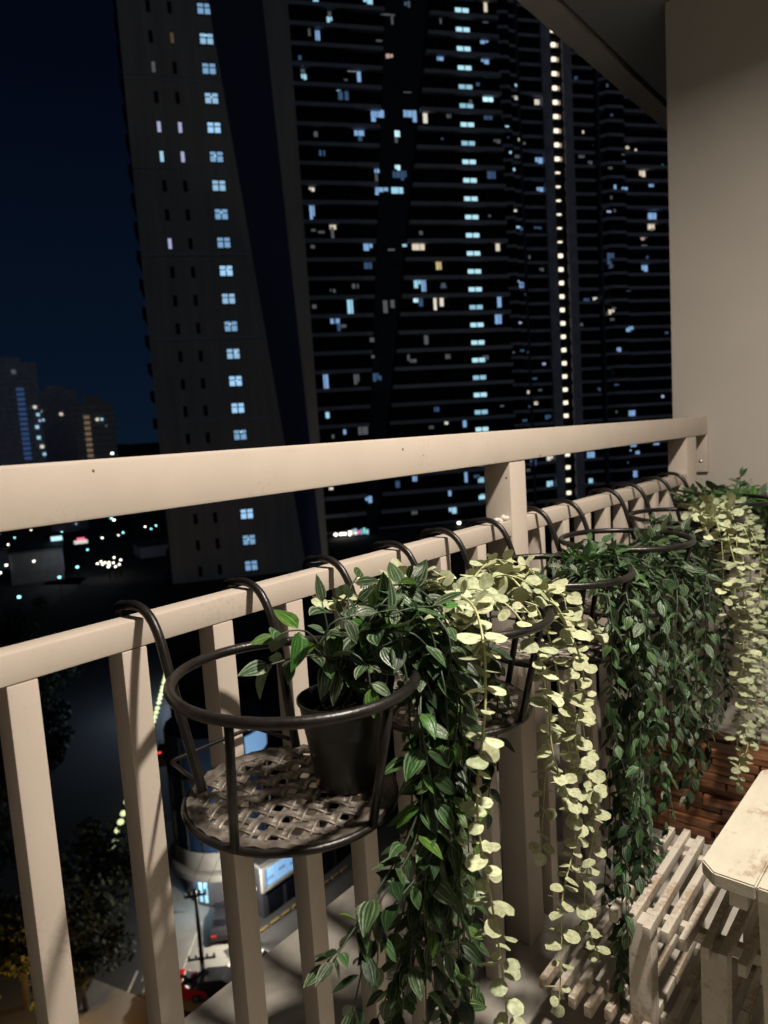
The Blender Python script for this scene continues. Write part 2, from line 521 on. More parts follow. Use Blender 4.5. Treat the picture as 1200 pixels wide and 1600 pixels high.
# ------------------------------------------------------------------ measured lists
WIN_B = [[-24.54, 72.15, 0.86, 0.41, "c"], [-15.78, 72.62, 1.55, 0.86, "c"], [-8.75, 72.68, 0.35, 1.03, "d"], [4.98, 73.22, 0.62, 1.72, "y"], [-22.47, 69.36, 0.86, 0.86, "c"], [-22.4, 70.28, 0.52, 0.69, "d"], [-12.53, 70.78, 2.42, 0.28, "d"], [-11.82, 70.06, 0.35, 1.55, "d"], [-3.28, 70.46, 0.35, 1.03, "d"], [4.85, 70.76, 1.04, 0.34, "d"], [-24.78, 66.79, 1.04, 1.55, "b"], [-25.97, 67.32, 0.35, 1.38, "d"], [4.4, 67.53, 1.55, 0.69, "b"], [-12.67, 64.25, 1.21, 0.69, "p"], [-3.83, 64.42, 1.38, 0.76, "b"], [4.42, 64.38, 1.45, 0.97, "b"], [-27.38, 60.25, 0.86, 0.86, "c"], [-27.48, 61.16, 0.69, 0.62, "d"], [-19.28, 61.58, 1.38, 0.21, "w"], [-18.13, 60.76, 0.62, 1.72, "b"], [-21.54, 58.83, 0.97, 1.1, "c"], [-20.99, 57.61, 1.73, 1.38, "e"], [-9.86, 58.63, 1.38, 0.17, "d"], [4.49, 58.61, 2.24, 1.79, "C"], [-16.08, 54.52, 0.76, 1.72, "b"], [-15.09, 54.97, 1.73, 1.21, "b"], [-10.0, 55.16, 1.55, 1.1, "b"], [-8.84, 54.79, 0.69, 1.9, "b"], [-6.95, 54.7, 0.76, 1.9, "w"], [-2.65, 55.18, 0.86, 0.86, "d"], [4.39, 55.28, 1.9, 1.1, "e"], [-18.71, 51.75, 1.66, 0.86, "b"], [-18.6, 50.86, 0.69, 0.69, "e"], [-12.09, 51.86, 0.86, 1.03, "C"], [-12.33, 50.83, 0.48, 0.86, "d"], [-12.37, 46.33, 0.86, 0.86, "C"], [-12.62, 45.19, 1.38, 1.03, "e"], [-11.4, 45.06, 1.04, 1.55, "e"], [-16.05, 45.7, 0.86, 0.62, "b"], [-16.19, 44.64, 0.48, 1.21, "d"], [4.91, 46.54, 0.86, 0.86, "C"], [4.68, 45.53, 1.55, 1.38, "e"], [-15.39, 42.66, 2.24, 0.76, "b"], [-16.28, 42.23, 0.62, 0.86, "b"], [-12.68, 42.6, 2.07, 1.03, "c"], [-27.41, 42.54, 0.86, 0.62, "w"], [-27.61, 38.89, 0.83, 2.41, "b"], [-24.28, 36.52, 1.04, 0.86, "y"], [-24.41, 35.55, 0.48, 1.72, "d"], [-8.87, 35.58, 0.62, 0.62, "d"], [-27.93, 33.3, 0.69, 0.52, "d"], [-18.43, 33.22, 1.55, 1.21, "b"], [-11.95, 33.47, 0.76, 0.41, "c"], [-9.48, 33.2, 2.24, 1.03, "y"], [5.26, 33.16, 0.76, 1.38, "y"], [-18.64, 30.11, 1.38, 1.03, "e"], [-5.95, 30.11, 0.97, 1.55, "Y"], [-10.03, 27.03, 1.21, 1.55, "c"], [-8.9, 26.78, 0.83, 2.24, "b"], [-22.22, 23.35, 0.97, 2.48, "c"], [-16.03, 23.22, 0.76, 2.14, "d"], [-14.73, 23.66, 0.69, 1.31, "d"], [-10.48, 24.35, 0.83, 1.03, "C"], [-9.58, 23.83, 0.76, 1.38, "e"], [-6.99, 23.51, 0.55, 2.14, "w"], [-5.77, 23.85, 0.69, 1.55, "w"], [5.1, 23.71, 0.76, 2.07, "b"], [4.76, 20.7, 1.24, 1.9, "b"], [-25.02, 21.0, 1.55, 0.86, "b"], [-24.44, 20.0, 0.52, 1.38, "e"], [-8.99, 17.36, 0.76, 1.55, "d"], [-18.78, 17.67, 0.76, 0.69, "d"], [-18.8, 14.81, 0.52, 0.52, "d"], [-12.42, 14.41, 0.41, 1.03, "d"], [-27.33, 10.89, 0.83, 2.41, "b"], [-21.96, 11.06, 0.97, 1.72, "d"], [-18.51, 11.25, 1.03, 1.38, "e"], [-27.47, 5.19, 0.62, 1.03, "c"], [-6.09, 2.67, 0.62, 0.62, "w"], [-2.62, 2.29, 0.69, 1.24, "b"], [-24.67, 2.14, 0.48, 0.83, "b"], [-21.41, 2.18, 1.72, 1.38, "d"], [-27.75, -7.48, 0.72, 0.42, "w"], [-12.56, -6.84, 0.84, 1.05, "b"], [-15.77, -7.66, 0.75, 1.19, "e"], [-2.89, -7.26, 0.54, 2.09, "b"], [0.11, -8.11, 0.9, 0.96, "c"], [-6.15, -9.96, 0.54, 1.19, "b"], [0.15, -11.16, 0.9, 0.9, "c"], [-21.22, -9.96, 1.19, 1.19, "b"], [-5.77, -13.05, 1.43, 1.49, "c"], [-12.99, -12.86, 1.05, 0.9, "d"]]
WIN_C = [[-4.1, 74.2, 1.17, 1.17, "w"], [-4.18, 61.37, 1.81, 1.49, "b"], [-4.17, 54.92, 1.6, 1.28, "b"], [6.63, 62.88, 1.49, 1.17, "d"], [10.5, 70.16, 0.96, 0.85, "c"], [12.79, 79.28, 0.64, 0.64, "w"], [15.92, 76.59, 1.06, 0.43, "w"], [21.85, 66.5, 0.74, 0.64, "c"], [22.46, 59.08, 1.6, 1.38, "y"], [24.8, 56.66, 1.28, 1.06, "b"], [24.87, 49.37, 2.23, 1.49, "b"], [24.55, 46.92, 1.81, 1.38, "y"], [22.46, 44.46, 1.6, 1.28, "p"], [22.52, 42.18, 1.49, 1.06, "d"], [15.67, 54.53, 1.49, 0.64, "b"], [13.21, 54.76, 0.64, 1.17, "b"], [17.56, 61.73, 1.06, 0.43, "e"], [22.52, 37.17, 1.6, 1.49, "b"], [-11.52, 35.47, 0.85, 1.06, "w"], [-10.57, 33.19, 1.06, 1.6, "b"], [18.39, 32.38, 1.86, 1.06, "e"], [6.78, 29.74, 1.49, 1.28, "e"], [10.77, 28.95, 0.85, 1.49, "y"], [11.37, 26.58, 1.49, 1.06, "y"], [16.08, 22.49, 1.91, 1.17, "b"], [16.64, 19.97, 1.17, 1.28, "y"], [13.09, 17.69, 1.06, 1.17, "b"], [10.74, 13.04, 0.96, 2.34, "c"], [10.78, 8.34, 0.85, 1.6, "e"], [16.13, 2.64, 1.7, 1.28, "b"], [-4.32, 2.99, 1.49, 0.96, "e"], [11.58, 38.72, 1.81, 2.66, "e"], [-9.43, -7.42, 1.6, 1.6, "e"], [-4.24, -6.84, 1.6, 1.06, "w"], [6.62, -6.85, 2.02, 1.6, "b"], [18.29, -5.22, 1.6, 0.74, "b"], [24.69, -5.17, 1.6, 0.74, "b"], [19.4, -7.26, 1.06, 1.17, "b"], [10.83, -9.54, 1.06, 0.85, "d"], [-4.5, -13.13, 1.6, 1.6, "c"], [6.39, -13.4, 1.06, 1.7, "c"], [18.61, -12.31, 1.06, 1.6, "b"], [-9.07, -13.05, 1.33, 1.6, "e"]]
VINES_G1 = [[[0.188, 0.551, 0.855], [0.2, 0.588, 0.947], [0.24, 0.603, 0.952], [0.27, 0.618, 0.882], [0.275, 0.585, 0.716], [0.27, 0.53, 0.513]], [[0.188, 0.551, 0.855], [0.2, 0.624, 0.962], [0.23, 0.647, 0.964], [0.27, 0.645, 0.919], [0.28, 0.629, 0.804], [0.28, 0.581, 0.464]], [[0.188, 0.551, 0.855], [0.21, 0.611, 0.951], [0.28, 0.603, 0.924], [0.295, 0.581, 0.79], [0.295, 0.535, 0.515]], [[0.188, 0.551, 0.855], [0.18, 0.699, 0.952], [0.24, 0.709, 0.915], [0.25, 0.688, 0.816], [0.25, 0.674, 0.673], [0.25, 0.642, 0.436]], [[0.188, 0.551, 0.855], [0.22, 0.597, 0.936], [0.28, 0.59, 0.885], [0.295, 0.549, 0.768], [0.295, 0.474, 0.704], [0.295, 0.411, 0.675]], [[0.188, 0.551, 0.855], [0.22, 0.596, 0.918], [0.29, 0.58, 0.876], [0.3, 0.552, 0.733], [0.3, 0.565, 0.616], [0.3, 0.594, 0.473]], [[0.188, 0.551, 0.855], [0.22, 0.643, 0.913], [0.25, 0.652, 0.789], [0.25, 0.592, 0.602], [0.25, 0.529, 0.502]], [[0.188, 0.551, 0.855], [0.19, 0.71, 0.917], [0.2, 0.763, 0.825], [0.2, 0.778, 0.588], [0.2, 0.737, 0.322]], [[0.188, 0.551, 0.855], [0.2, 0.643, 0.902], [0.22, 0.663, 0.802], [0.22, 0.641, 0.621], [0.22, 0.541, 0.486]], [[0.188, 0.551, 0.855], [0.19, 0.74, 0.94], [0.22, 0.794, 0.873], [0.22, 0.815, 0.767], [0.22, 0.804, 0.61]], [[0.188, 0.551, 0.855], [0.2, 0.671, 0.927], [0.3, 0.593, 0.887], [0.31, 0.578, 0.753], [0.31, 0.586, 0.645]], [[0.188, 0.551, 0.855], [0.2, 0.622, 0.939], [0.26, 0.637, 0.882], [0.3, 0.561, 0.779], [0.3, 0.565, 0.69], [0.3, 0.546, 0.614]], [[0.188, 0.551, 0.855], [0.2, 0.669, 0.912], [0.29, 0.571, 0.857], [0.3, 0.528, 0.745], [0.3, 0.467, 0.697], [0.3, 0.421, 0.622]], [[0.188, 0.551, 0.855], [0.2, 0.697, 0.929], [0.28, 0.636, 0.855], [0.28, 0.617, 0.733], [0.27, 0.647, 0.553], [0.27, 0.644, 0.428]]]
VINES_K1 = [[[0.188, 0.551, 0.855], [0.2, 0.519, 0.936], [0.19, 0.497, 0.951], [0.18, 0.465, 0.953]], [[0.188, 0.551, 0.855], [0.2, 0.521, 0.914], [0.2, 0.489, 0.928], [0.2, 0.448, 0.927]], [[0.188, 0.551, 0.855], [0.19, 0.539, 0.936], [0.18, 0.537, 0.968]], [[0.188, 0.551, 0.855], [0.2, 0.549, 0.938], [0.19, 0.569, 0.973], [0.18, 0.603, 0.984]], [[0.188, 0.551, 0.855], [0.21, 0.563, 0.918], [0.22, 0.588, 0.957], [0.22, 0.649, 0.978]], [[0.188, 0.551, 0.855], [0.22, 0.551, 0.908], [0.25, 0.571, 0.929], [0.26, 0.616, 0.929]], [[0.188, 0.551, 0.855], [0.19, 0.57, 0.935], [0.18, 0.6, 0.954], [0.17, 0.647, 0.95]], [[0.188, 0.551, 0.855], [0.22, 0.563, 0.927], [0.26, 0.582, 0.938], [0.28, 0.602, 0.917]], [[0.188, 0.551, 0.855], [0.2, 0.575, 0.928], [0.2, 0.648, 0.957], [0.19, 0.756, 0.954]], [[0.188, 0.551, 0.855], [0.22, 0.553, 0.929], [0.24, 0.574, 0.948], [0.26, 0.596, 0.96], [0.27, 0.642, 0.954]], [[0.188, 0.551, 0.855], [0.22, 0.513, 0.933], [0.23, 0.514, 0.958], [0.24, 0.533, 0.962]], [[0.188, 0.551, 0.855], [0.19, 0.622, 0.938], [0.2, 0.699, 0.946], [0.22, 0.748, 0.933]], [[0.188, 0.551, 0.855], [0.22, 0.536, 0.92], [0.24, 0.544, 0.913], [0.25, 0.54, 0.888]]]
VINES_Y2 = [[[0.15, 0.83, 0.862], [0.18, 0.807, 0.92], [0.3, 0.667, 0.947], [0.345, 0.595, 0.881], [0.35, 0.582, 0.77], [0.35, 0.594, 0.656], [0.35, 0.607, 0.498]], [[0.15, 0.83, 0.862], [0.18, 0.903, 0.934], [0.25, 0.89, 0.904], [0.27, 0.9, 0.833], [0.28, 0.908, 0.727], [0.28, 0.939, 0.606], [0.28, 0.955, 0.526], [0.28, 0.898, 0.453], [0.28, 0.884, 0.38], [0.28, 0.865, 0.301]], [[0.15, 0.83, 0.862], [0.19, 0.924, 0.935], [0.26, 0.929, 0.887], [0.27, 0.975, 0.783], [0.275, 0.992, 0.634], [0.275, 1.025, 0.5], [0.275, 0.992, 0.387], [0.275, 1.009, 0.286]], [[0.15, 0.83, 0.862], [0.17, 0.918, 0.915], [0.22, 0.923, 0.869], [0.23, 0.951, 0.742], [0.23, 0.946, 0.578], [0.23, 0.925, 0.487]], [[0.15, 0.83, 0.862], [0.2, 0.833, 0.916], [0.27, 0.799, 0.905], [0.3, 0.838, 0.81], [0.31, 0.817, 0.713], [0.31, 0.855, 0.623]], [[0.15, 0.83, 0.862], [0.2, 0.925, 0.926], [0.28, 0.904, 0.881], [0.3, 0.931, 0.781], [0.3, 0.917, 0.689], [0.3, 0.973, 0.586]]]
VINES_Y2k = [[[0.15, 0.83, 0.862], [0.17, 0.783, 0.929], [0.17, 0.713, 0.967], [0.16, 0.673, 0.972], [0.16, 0.657, 0.963]], [[0.15, 0.83, 0.862], [0.16, 0.918, 0.939], [0.2, 0.985, 0.914], [0.24, 1.013, 0.881], [0.26, 1.025, 0.839], [0.26, 1.141, 0.777]], [[0.15, 0.83, 0.862], [0.16, 0.722, 0.919], [0.15, 0.645, 0.946], [0.14, 0.582, 0.956]], [[0.15, 0.83, 0.862], [0.2, 0.755, 0.933], [0.22, 0.701, 0.964], [0.22, 0.729, 0.97]], [[0.15, 0.83, 0.862], [0.2, 0.802, 0.932], [0.19, 0.888, 0.952], [0.19, 0.925, 0.945]], [[0.15, 0.83, 0.862], [0.22, 0.755, 0.927], [0.25, 0.741, 0.95], [0.27, 0.754, 0.945]], [[0.15, 0.83, 0.862], [0.2, 0.852, 0.931], [0.24, 0.855, 0.938], [0.26, 0.891, 0.919]], [[0.15, 0.83, 0.862], [0.24, 0.683, 0.929], [0.28, 0.657, 0.921], [0.29, 0.67, 0.938]], [[0.15, 0.83, 0.862], [0.2, 0.904, 0.901], [0.26, 0.834, 0.904], [0.28, 0.842, 0.882]], [[0.15, 0.83, 0.862], [0.2, 0.926, 0.936], [0.24, 0.951, 0.919], [0.25, 1.048, 0.859]]]
VINES_G3 = [[[0.16, 1.165, 0.862], [0.2, 1.231, 0.89], [0.26, 1.215, 0.874], [0.28, 1.181, 0.711], [0.28, 1.132, 0.438], [0.28, 1.091, 0.151]], [[0.16, 1.165, 0.862], [0.18, 1.249, 0.898], [0.25, 1.211, 0.886], [0.26, 1.178, 0.65], [0.26, 1.134, 0.37], [0.26, 1.153, 0.123]], [[0.16, 1.165, 0.862], [0.2, 1.261, 0.897], [0.29, 1.211, 0.877], [0.3, 1.199, 0.651], [0.3, 1.153, 0.434], [0.3, 1.159, 0.287]], [[0.16, 1.165, 0.862], [0.2, 1.291, 0.879], [0.3, 1.244, 0.848], [0.31, 1.235, 0.64], [0.31, 1.244, 0.516], [0.31, 1.272, 0.379]], [[0.16, 1.165, 0.862], [0.22, 1.212, 0.883], [0.31, 1.124, 0.853], [0.32, 1.111, 0.63], [0.32, 1.056, 0.456], [0.32, 1.021, 0.344]], [[0.16, 1.165, 0.862], [0.2, 1.291, 0.892], [0.28, 1.271, 0.877], [0.3, 1.324, 0.733], [0.3, 1.331, 0.541], [0.3, 1.288, 0.432]], [[0.16, 1.165, 0.862], [0.22, 1.184, 0.888], [0.28, 1.117, 0.83], [0.29, 1.167, 0.683], [0.29, 1.214, 0.45], [0.29, 1.142, 0.317]], [[0.16, 1.165, 0.862], [0.2, 1.23, 0.878], [0.26, 1.289, 0.799], [0.26, 1.341, 0.528], [0.26, 1.212, 0.161]], [[0.16, 1.165, 0.862], [0.2, 1.291, 0.879], [0.27, 1.364, 0.782], [0.28, 1.436, 0.565], [0.28, 1.468, 0.372]], [[0.16, 1.165, 0.862], [0.2, 1.203, 0.895], [0.29, 1.068, 0.864], [0.3, 1.069, 0.641], [0.3, 1.182, 0.384], [0.3, 1.263, 0.328]], [[0.16, 1.165, 0.862], [0.2, 1.23, 0.878], [0.3, 1.135, 0.828], [0.33, 1.154, 0.717], [0.33, 1.169, 0.541]], [[0.16, 1.165, 0.862], [0.22, 1.184, 0.888], [0.26, 1.179, 0.79], [0.27, 1.156, 0.542], [0.27, 1.14, 0.187]], [[0.16, 1.165, 0.862], [0.22, 1.212, 0.883], [0.24, 1.326, 0.775], [0.24, 1.322, 0.465], [0.24, 1.256, 0.258]]]
VINES_K3 = [[[0.16, 1.165, 0.862], [0.14, 1.265, 0.88], [0.13, 1.218, 0.894], [0.13, 1.164, 0.88]], [[0.16, 1.165, 0.862], [0.16, 1.237, 0.899], [0.16, 1.237, 0.905], [0.2, 1.099, 0.903]], [[0.16, 1.165, 0.862], [0.18, 1.279, 0.893], [0.2, 1.356, 0.887], [0.22, 1.44, 0.854]], [[0.16, 1.165, 0.862], [0.17, 1.273, 0.906], [0.17, 1.366, 0.903], [0.2, 1.424, 0.882]], [[0.16, 1.165, 0.862], [0.2, 1.26, 0.885], [0.25, 1.273, 0.88], [0.27, 1.33, 0.815]], [[0.16, 1.165, 0.862], [0.2, 1.231, 0.884], [0.25, 1.168, 0.882], [0.27, 1.142, 0.834]], [[0.16, 1.165, 0.862], [0.2, 1.291, 0.892], [0.27, 1.298, 0.858], [0.29, 1.339, 0.778]], [[0.16, 1.165, 0.862], [0.2, 1.275, 0.882], [0.28, 1.176, 0.861], [0.3, 1.177, 0.795]], [[0.16, 1.165, 0.862], [0.2, 1.232, 0.902], [0.26, 1.202, 0.9], [0.29, 1.209, 0.855]], [[0.16, 1.165, 0.862], [0.18, 1.235, 0.894], [0.22, 1.199, 0.892], [0.24, 1.137, 0.882]]]
VINES_G4 = [[[0.16, 1.5, 0.862], [0.2, 1.58, 0.885], [0.28, 1.538, 0.854], [0.3, 1.504, 0.685], [0.3, 1.471, 0.488], [0.3, 1.422, 0.37]], [[0.16, 1.5, 0.862], [0.2, 1.623, 0.878], [0.28, 1.629, 0.823], [0.3, 1.621, 0.653], [0.3, 1.588, 0.487], [0.3, 1.559, 0.396]], [[0.16, 1.5, 0.862], [0.2, 1.579, 0.87], [0.29, 1.419, 0.836], [0.3, 1.408, 0.645], [0.3, 1.367, 0.488]], [[0.16, 1.5, 0.862], [0.2, 1.623, 0.878], [0.26, 1.751, 0.769], [0.27, 1.785, 0.524], [0.27, 1.752, 0.406]], [[0.16, 1.5, 0.862], [0.2, 1.538, 0.877], [0.31, 1.317, 0.834], [0.32, 1.295, 0.695], [0.32, 1.384, 0.552]], [[0.16, 1.5, 0.862], [0.2, 1.538, 0.877], [0.25, 1.612, 0.752], [0.25, 1.622, 0.495], [0.25, 1.685, 0.283]], [[0.16, 1.5, 0.862], [0.2, 1.622, 0.864], [0.3, 1.532, 0.788], [0.31, 1.509, 0.602], [0.31, 1.549, 0.446]], [[0.16, 1.5, 0.862], [0.2, 1.666, 0.857], [0.24, 1.941, 0.713], [0.24, 1.985, 0.547], [0.24, 1.928, 0.388]], [[0.16, 1.5, 0.862], [0.2, 1.579, 0.87], [0.27, 1.593, 0.815], [0.28, 1.491, 0.644], [0.28, 1.434, 0.525]]]
VINES_K4 = [[[0.16, 1.5, 0.862], [0.17, 1.585, 0.883], [0.17, 1.628, 0.913]], [[0.16, 1.5, 0.862], [0.18, 1.64, 0.89], [0.19, 1.748, 0.898], [0.21, 1.831, 0.863]], [[0.16, 1.5, 0.862], [0.2, 1.539, 0.891], [0.22, 1.522, 0.908], [0.26, 1.477, 0.876]], [[0.16, 1.5, 0.862], [0.2, 1.623, 0.878], [0.24, 1.676, 0.879], [0.26, 1.78, 0.81]], [[0.16, 1.5, 0.862], [0.2, 1.579, 0.87], [0.27, 1.486, 0.869], [0.29, 1.459, 0.815]], [[0.16, 1.5, 0.862], [0.2, 1.622, 0.871], [0.25, 1.689, 0.855], [0.27, 1.768, 0.766]], [[0.16, 1.5, 0.862], [0.2, 1.538, 0.877], [0.24, 1.387, 0.903], [0.27, 1.333, 0.864]], [[0.16, 1.5, 0.862], [0.16, 1.612, 0.871], [0.16, 1.745, 0.858], [0.18, 1.827, 0.83]], [[0.16, 1.5, 0.862], [0.2, 1.538, 0.877], [0.28, 1.413, 0.863], [0.3, 1.489, 0.824]]]
VINES_Y5 = [[[0.16, 1.91, 0.862], [0.22, 1.88, 0.922], [0.3, 1.668, 0.905], [0.31, 1.64, 0.795], [0.31, 1.652, 0.705]], [[0.16, 1.91, 0.862], [0.22, 1.967, 0.911], [0.3, 1.823, 0.868], [0.31, 1.801, 0.606], [0.31, 1.812, 0.409], [0.31, 1.788, 0.247]], [[0.16, 1.91, 0.862], [0.22, 2.029, 0.904], [0.3, 1.915, 0.838], [0.31, 1.91, 0.61], [0.31, 1.944, 0.397], [0.31, 1.99, 0.221]], [[0.16, 1.91, 0.862], [0.22, 2.094, 0.897], [0.28, 2.148, 0.801], [0.29, 2.133, 0.587], [0.29, 2.176, 0.351]], [[0.16, 1.91, 0.862], [0.24, 1.89, 0.905], [0.32, 1.709, 0.841], [0.33, 1.776, 0.647], [0.33, 1.786, 0.391], [0.33, 1.676, 0.34]], [[0.16, 1.91, 0.862], [0.22, 2.029, 0.896], [0.31, 1.97, 0.813], [0.32, 1.951, 0.567], [0.32, 1.981, 0.298]], [[0.16, 1.91, 0.862], [0.22, 1.966, 0.895], [0.29, 1.925, 0.77], [0.3, 1.873, 0.519], [0.3, 1.917, 0.266]]]
VINES_Y5k = [[[0.16, 1.91, 0.862], [0.18, 1.939, 0.906], [0.18, 1.885, 0.921]], [[0.16, 1.91, 0.862], [0.2, 1.983, 0.918], [0.2, 2.077, 0.92]], [[0.16, 1.91, 0.862], [0.2, 2.108, 0.895], [0.23, 2.228, 0.862], [0.26, 2.325, 0.754]], [[0.16, 1.91, 0.862], [0.24, 1.833, 0.912], [0.28, 1.684, 0.916], [0.3, 1.765, 0.876]], [[0.16, 1.91, 0.862], [0.22, 1.967, 0.903], [0.26, 1.993, 0.884], [0.29, 2.064, 0.832]], [[0.16, 1.91, 0.862], [0.22, 1.851, 0.901], [0.26, 1.682, 0.924], [0.29, 1.62, 0.89]], [[0.16, 1.91, 0.862], [0.2, 2.043, 0.885], [0.26, 1.992, 0.858], [0.3, 1.947, 0.8]], [[0.16, 1.91, 0.862], [0.2, 2.108, 0.895], [0.24, 2.221, 0.845], [0.28, 2.266, 0.708]]]
VINES_K6 = [[[0.16, 2.28, 0.862], [0.14, 2.502, 0.879], [0.14, 2.571, 0.943]], [[0.16, 2.28, 0.862], [0.14, 2.347, 0.886], [0.13, 2.148, 0.926], [0.13, 1.999, 0.928]], [[0.16, 2.28, 0.862], [0.15, 2.542, 0.875], [0.16, 2.722, 0.878], [0.17, 2.93, 0.846]], [[0.16, 2.28, 0.862], [0.17, 2.538, 0.865], [0.2, 2.671, 0.828], [0.23, 2.665, 0.72]], [[0.16, 2.28, 0.862], [0.15, 2.381, 0.892], [0.15, 2.238, 0.927], [0.17, 2.034, 0.912]], [[0.16, 2.28, 0.862], [0.17, 2.538, 0.865], [0.2, 2.624, 0.867], [0.22, 2.619, 0.813]], [[0.16, 2.28, 0.862], [0.18, 2.41, 0.869], [0.24, 2.382, 0.843], [0.28, 2.267, 0.726]], [[0.16, 2.28, 0.862], [0.18, 2.581, 0.86], [0.22, 2.72, 0.801], [0.25, 2.509, 0.62], [0.25, 2.458, 0.442]], [[0.16, 2.28, 0.862], [0.18, 2.492, 0.849], [0.25, 2.332, 0.791], [0.26, 2.321, 0.578], [0.26, 2.276, 0.452]], [[0.16, 2.28, 0.862], [0.15, 2.459, 0.873], [0.14, 2.63, 0.888], [0.14, 2.818, 0.904]], [[0.16, 2.28, 0.862], [0.16, 2.34, 0.887], [0.18, 2.188, 0.894], [0.18, 2.058, 0.918]]]

# ------------------------------------------------------------------ balcony shell
Z = EYE
tag(MB().box((-0.475, -1.7, -0.18), (1.62, 2.70, 0.0)).obj('balcony_floor', M['floor']), kind='structure')
tag(MB().box((-0.475, 2.704, -0.18), (1.62, 7.0, 0.0)).obj('neighbour_floor', M['floor']), kind='structure')
CZ = Z + 1.42
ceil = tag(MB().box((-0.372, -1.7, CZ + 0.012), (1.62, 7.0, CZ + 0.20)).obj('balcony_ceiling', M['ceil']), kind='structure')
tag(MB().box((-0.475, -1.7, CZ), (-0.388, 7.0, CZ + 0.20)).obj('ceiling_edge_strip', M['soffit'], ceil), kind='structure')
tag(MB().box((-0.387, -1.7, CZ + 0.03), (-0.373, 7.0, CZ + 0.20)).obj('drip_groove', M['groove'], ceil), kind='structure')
w = MB().box((-0.121, 2.703, 0.0), (1.62, 2.85, CZ + 0.010), bev=0.004).obj('partition_wall', M['wall'])
tag(w, 'greige painted side wall at the far end of the balcony', 'wall')
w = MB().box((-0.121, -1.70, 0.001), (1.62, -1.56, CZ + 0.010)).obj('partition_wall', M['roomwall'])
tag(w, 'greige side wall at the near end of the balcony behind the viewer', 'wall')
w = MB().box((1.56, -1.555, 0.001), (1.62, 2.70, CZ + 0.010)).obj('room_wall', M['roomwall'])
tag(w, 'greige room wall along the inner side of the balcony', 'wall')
fx = thing('ceiling_lamp', 'round white downlight on the balcony ceiling above the railing baskets', 'lamp', (LAMP.x, LAMP.y, CZ + 0.012))
MB().lathe([(0.0, -0.001), (0.090, -0.001), (0.090, -0.022), (0.084, -0.027), (0.078, -0.022), (0.078, -0.012), (0.0, -0.012)], 32).obj('lamp_housing', mat('lamp_white', (0.8, 0.8, 0.78), 0.5), fx, True, True)
MB().lathe([(0.0, -0.014), (0.070, -0.014)], 32).obj('diffuser', glow('lamp_diffuser', (1.0, 0.83, 0.62), 6.0), fx)

# ------------------------------------------------------------------ railing
S = 0.125
Y0 = 0.273
LB, LT = Z - 0.2245, Z - 0.192
TB, TT = Z - 0.0707, Z - 0.0063
rail = thing('balcony_railing', 'greige painted metal balcony railing with thick top rail and square balusters', 'railing', (0, 1.3, 0))
def rb(name, lo, hi, bev=0.0025, m='rail'):
    o3 = Vector((0, 1.3, 0))
    return MB().box(Vector(lo) - o3, Vector(hi) - o3, bev=bev).obj(name, M[m], rail, True, True)
rb('top_rail', (-0.062, -1.55, TB), (0.002, 2.7, TT), 0.004)
posts = [(-1.10, -1.033), (1.283, 1.350), (2.461, 2.568)]
for a, b in posts:
    rb('post', (-0.0625, a, 0.0005), (0.0, b, TB - 0.0005), 0.003)
segs = [(-1.55, -1.1005), (-1.0325, 1.2825), (1.3505, 2.4605)]
for a, b in segs:
    rb('lower_rail', (-0.034, a, LB), (-0.0005, b, LT), 0.0025)
bal = None
ks = [k for k in range(-14, 18) if not any(p[0] - 0.033 < Y0 + S * k < p[1] + 0.002 for p in posts)]
for k in ks:
    y = Y0 + S * k
    if bal is None:
        bal = rb('baluster', (-0.0335, 1.3, 0.0005), (-0.0008, 1.3316, LB - 0.0005), 0.0022)
        bal.location.y = y - 1.3
    else:
        o = bal.copy(); COL.objects.link(o); o.location.y = y - 1.3
rb('wall_plate', (-0.060, 2.688, Z - 0.204), (0.004, 2.7025, TB - 0.0005), 0.002)
sc_ = MB().lathe([(0.0, 0.003), (0.004, 0.002), (0.006, 0.0)], 12)
s2 = MB().add([Vector((v[0], -v[2], v[1])) for v in sc_.v], sc_.f).obj('screw', M['metalw'], rail, True)
s2.location = (-0.020, 2.6875 - 1.3, Z - 0.165)

# lump of pale sealant on the lower rail beside the post
mb = MB()
for i in range(9):
    c = Vector((-0.012 + R.uniform(-.014, .012), 1.268 + R.uniform(-.012, .012), LT + R.uniform(0, .006)))
    r_ = R.uniform(.005, .010)
    bm = bmesh.new(); bmesh.ops.create_icosphere(bm, subdivisions=1, radius=r_)
    bm.verts.index_update()
    mb.add([c + v.co * R.uniform(.7, 1.2) for v in bm.verts], [tuple(v.index for v in f.verts) for f in bm.faces]); bm.free()
o = mb.obj('sealant', mat('old_sealant', (0.62, 0.58, 0.50), 0.8, var=0.2, scale=80, bump=0.5, bscale=200), rail, True)
o.location.y = -1.3

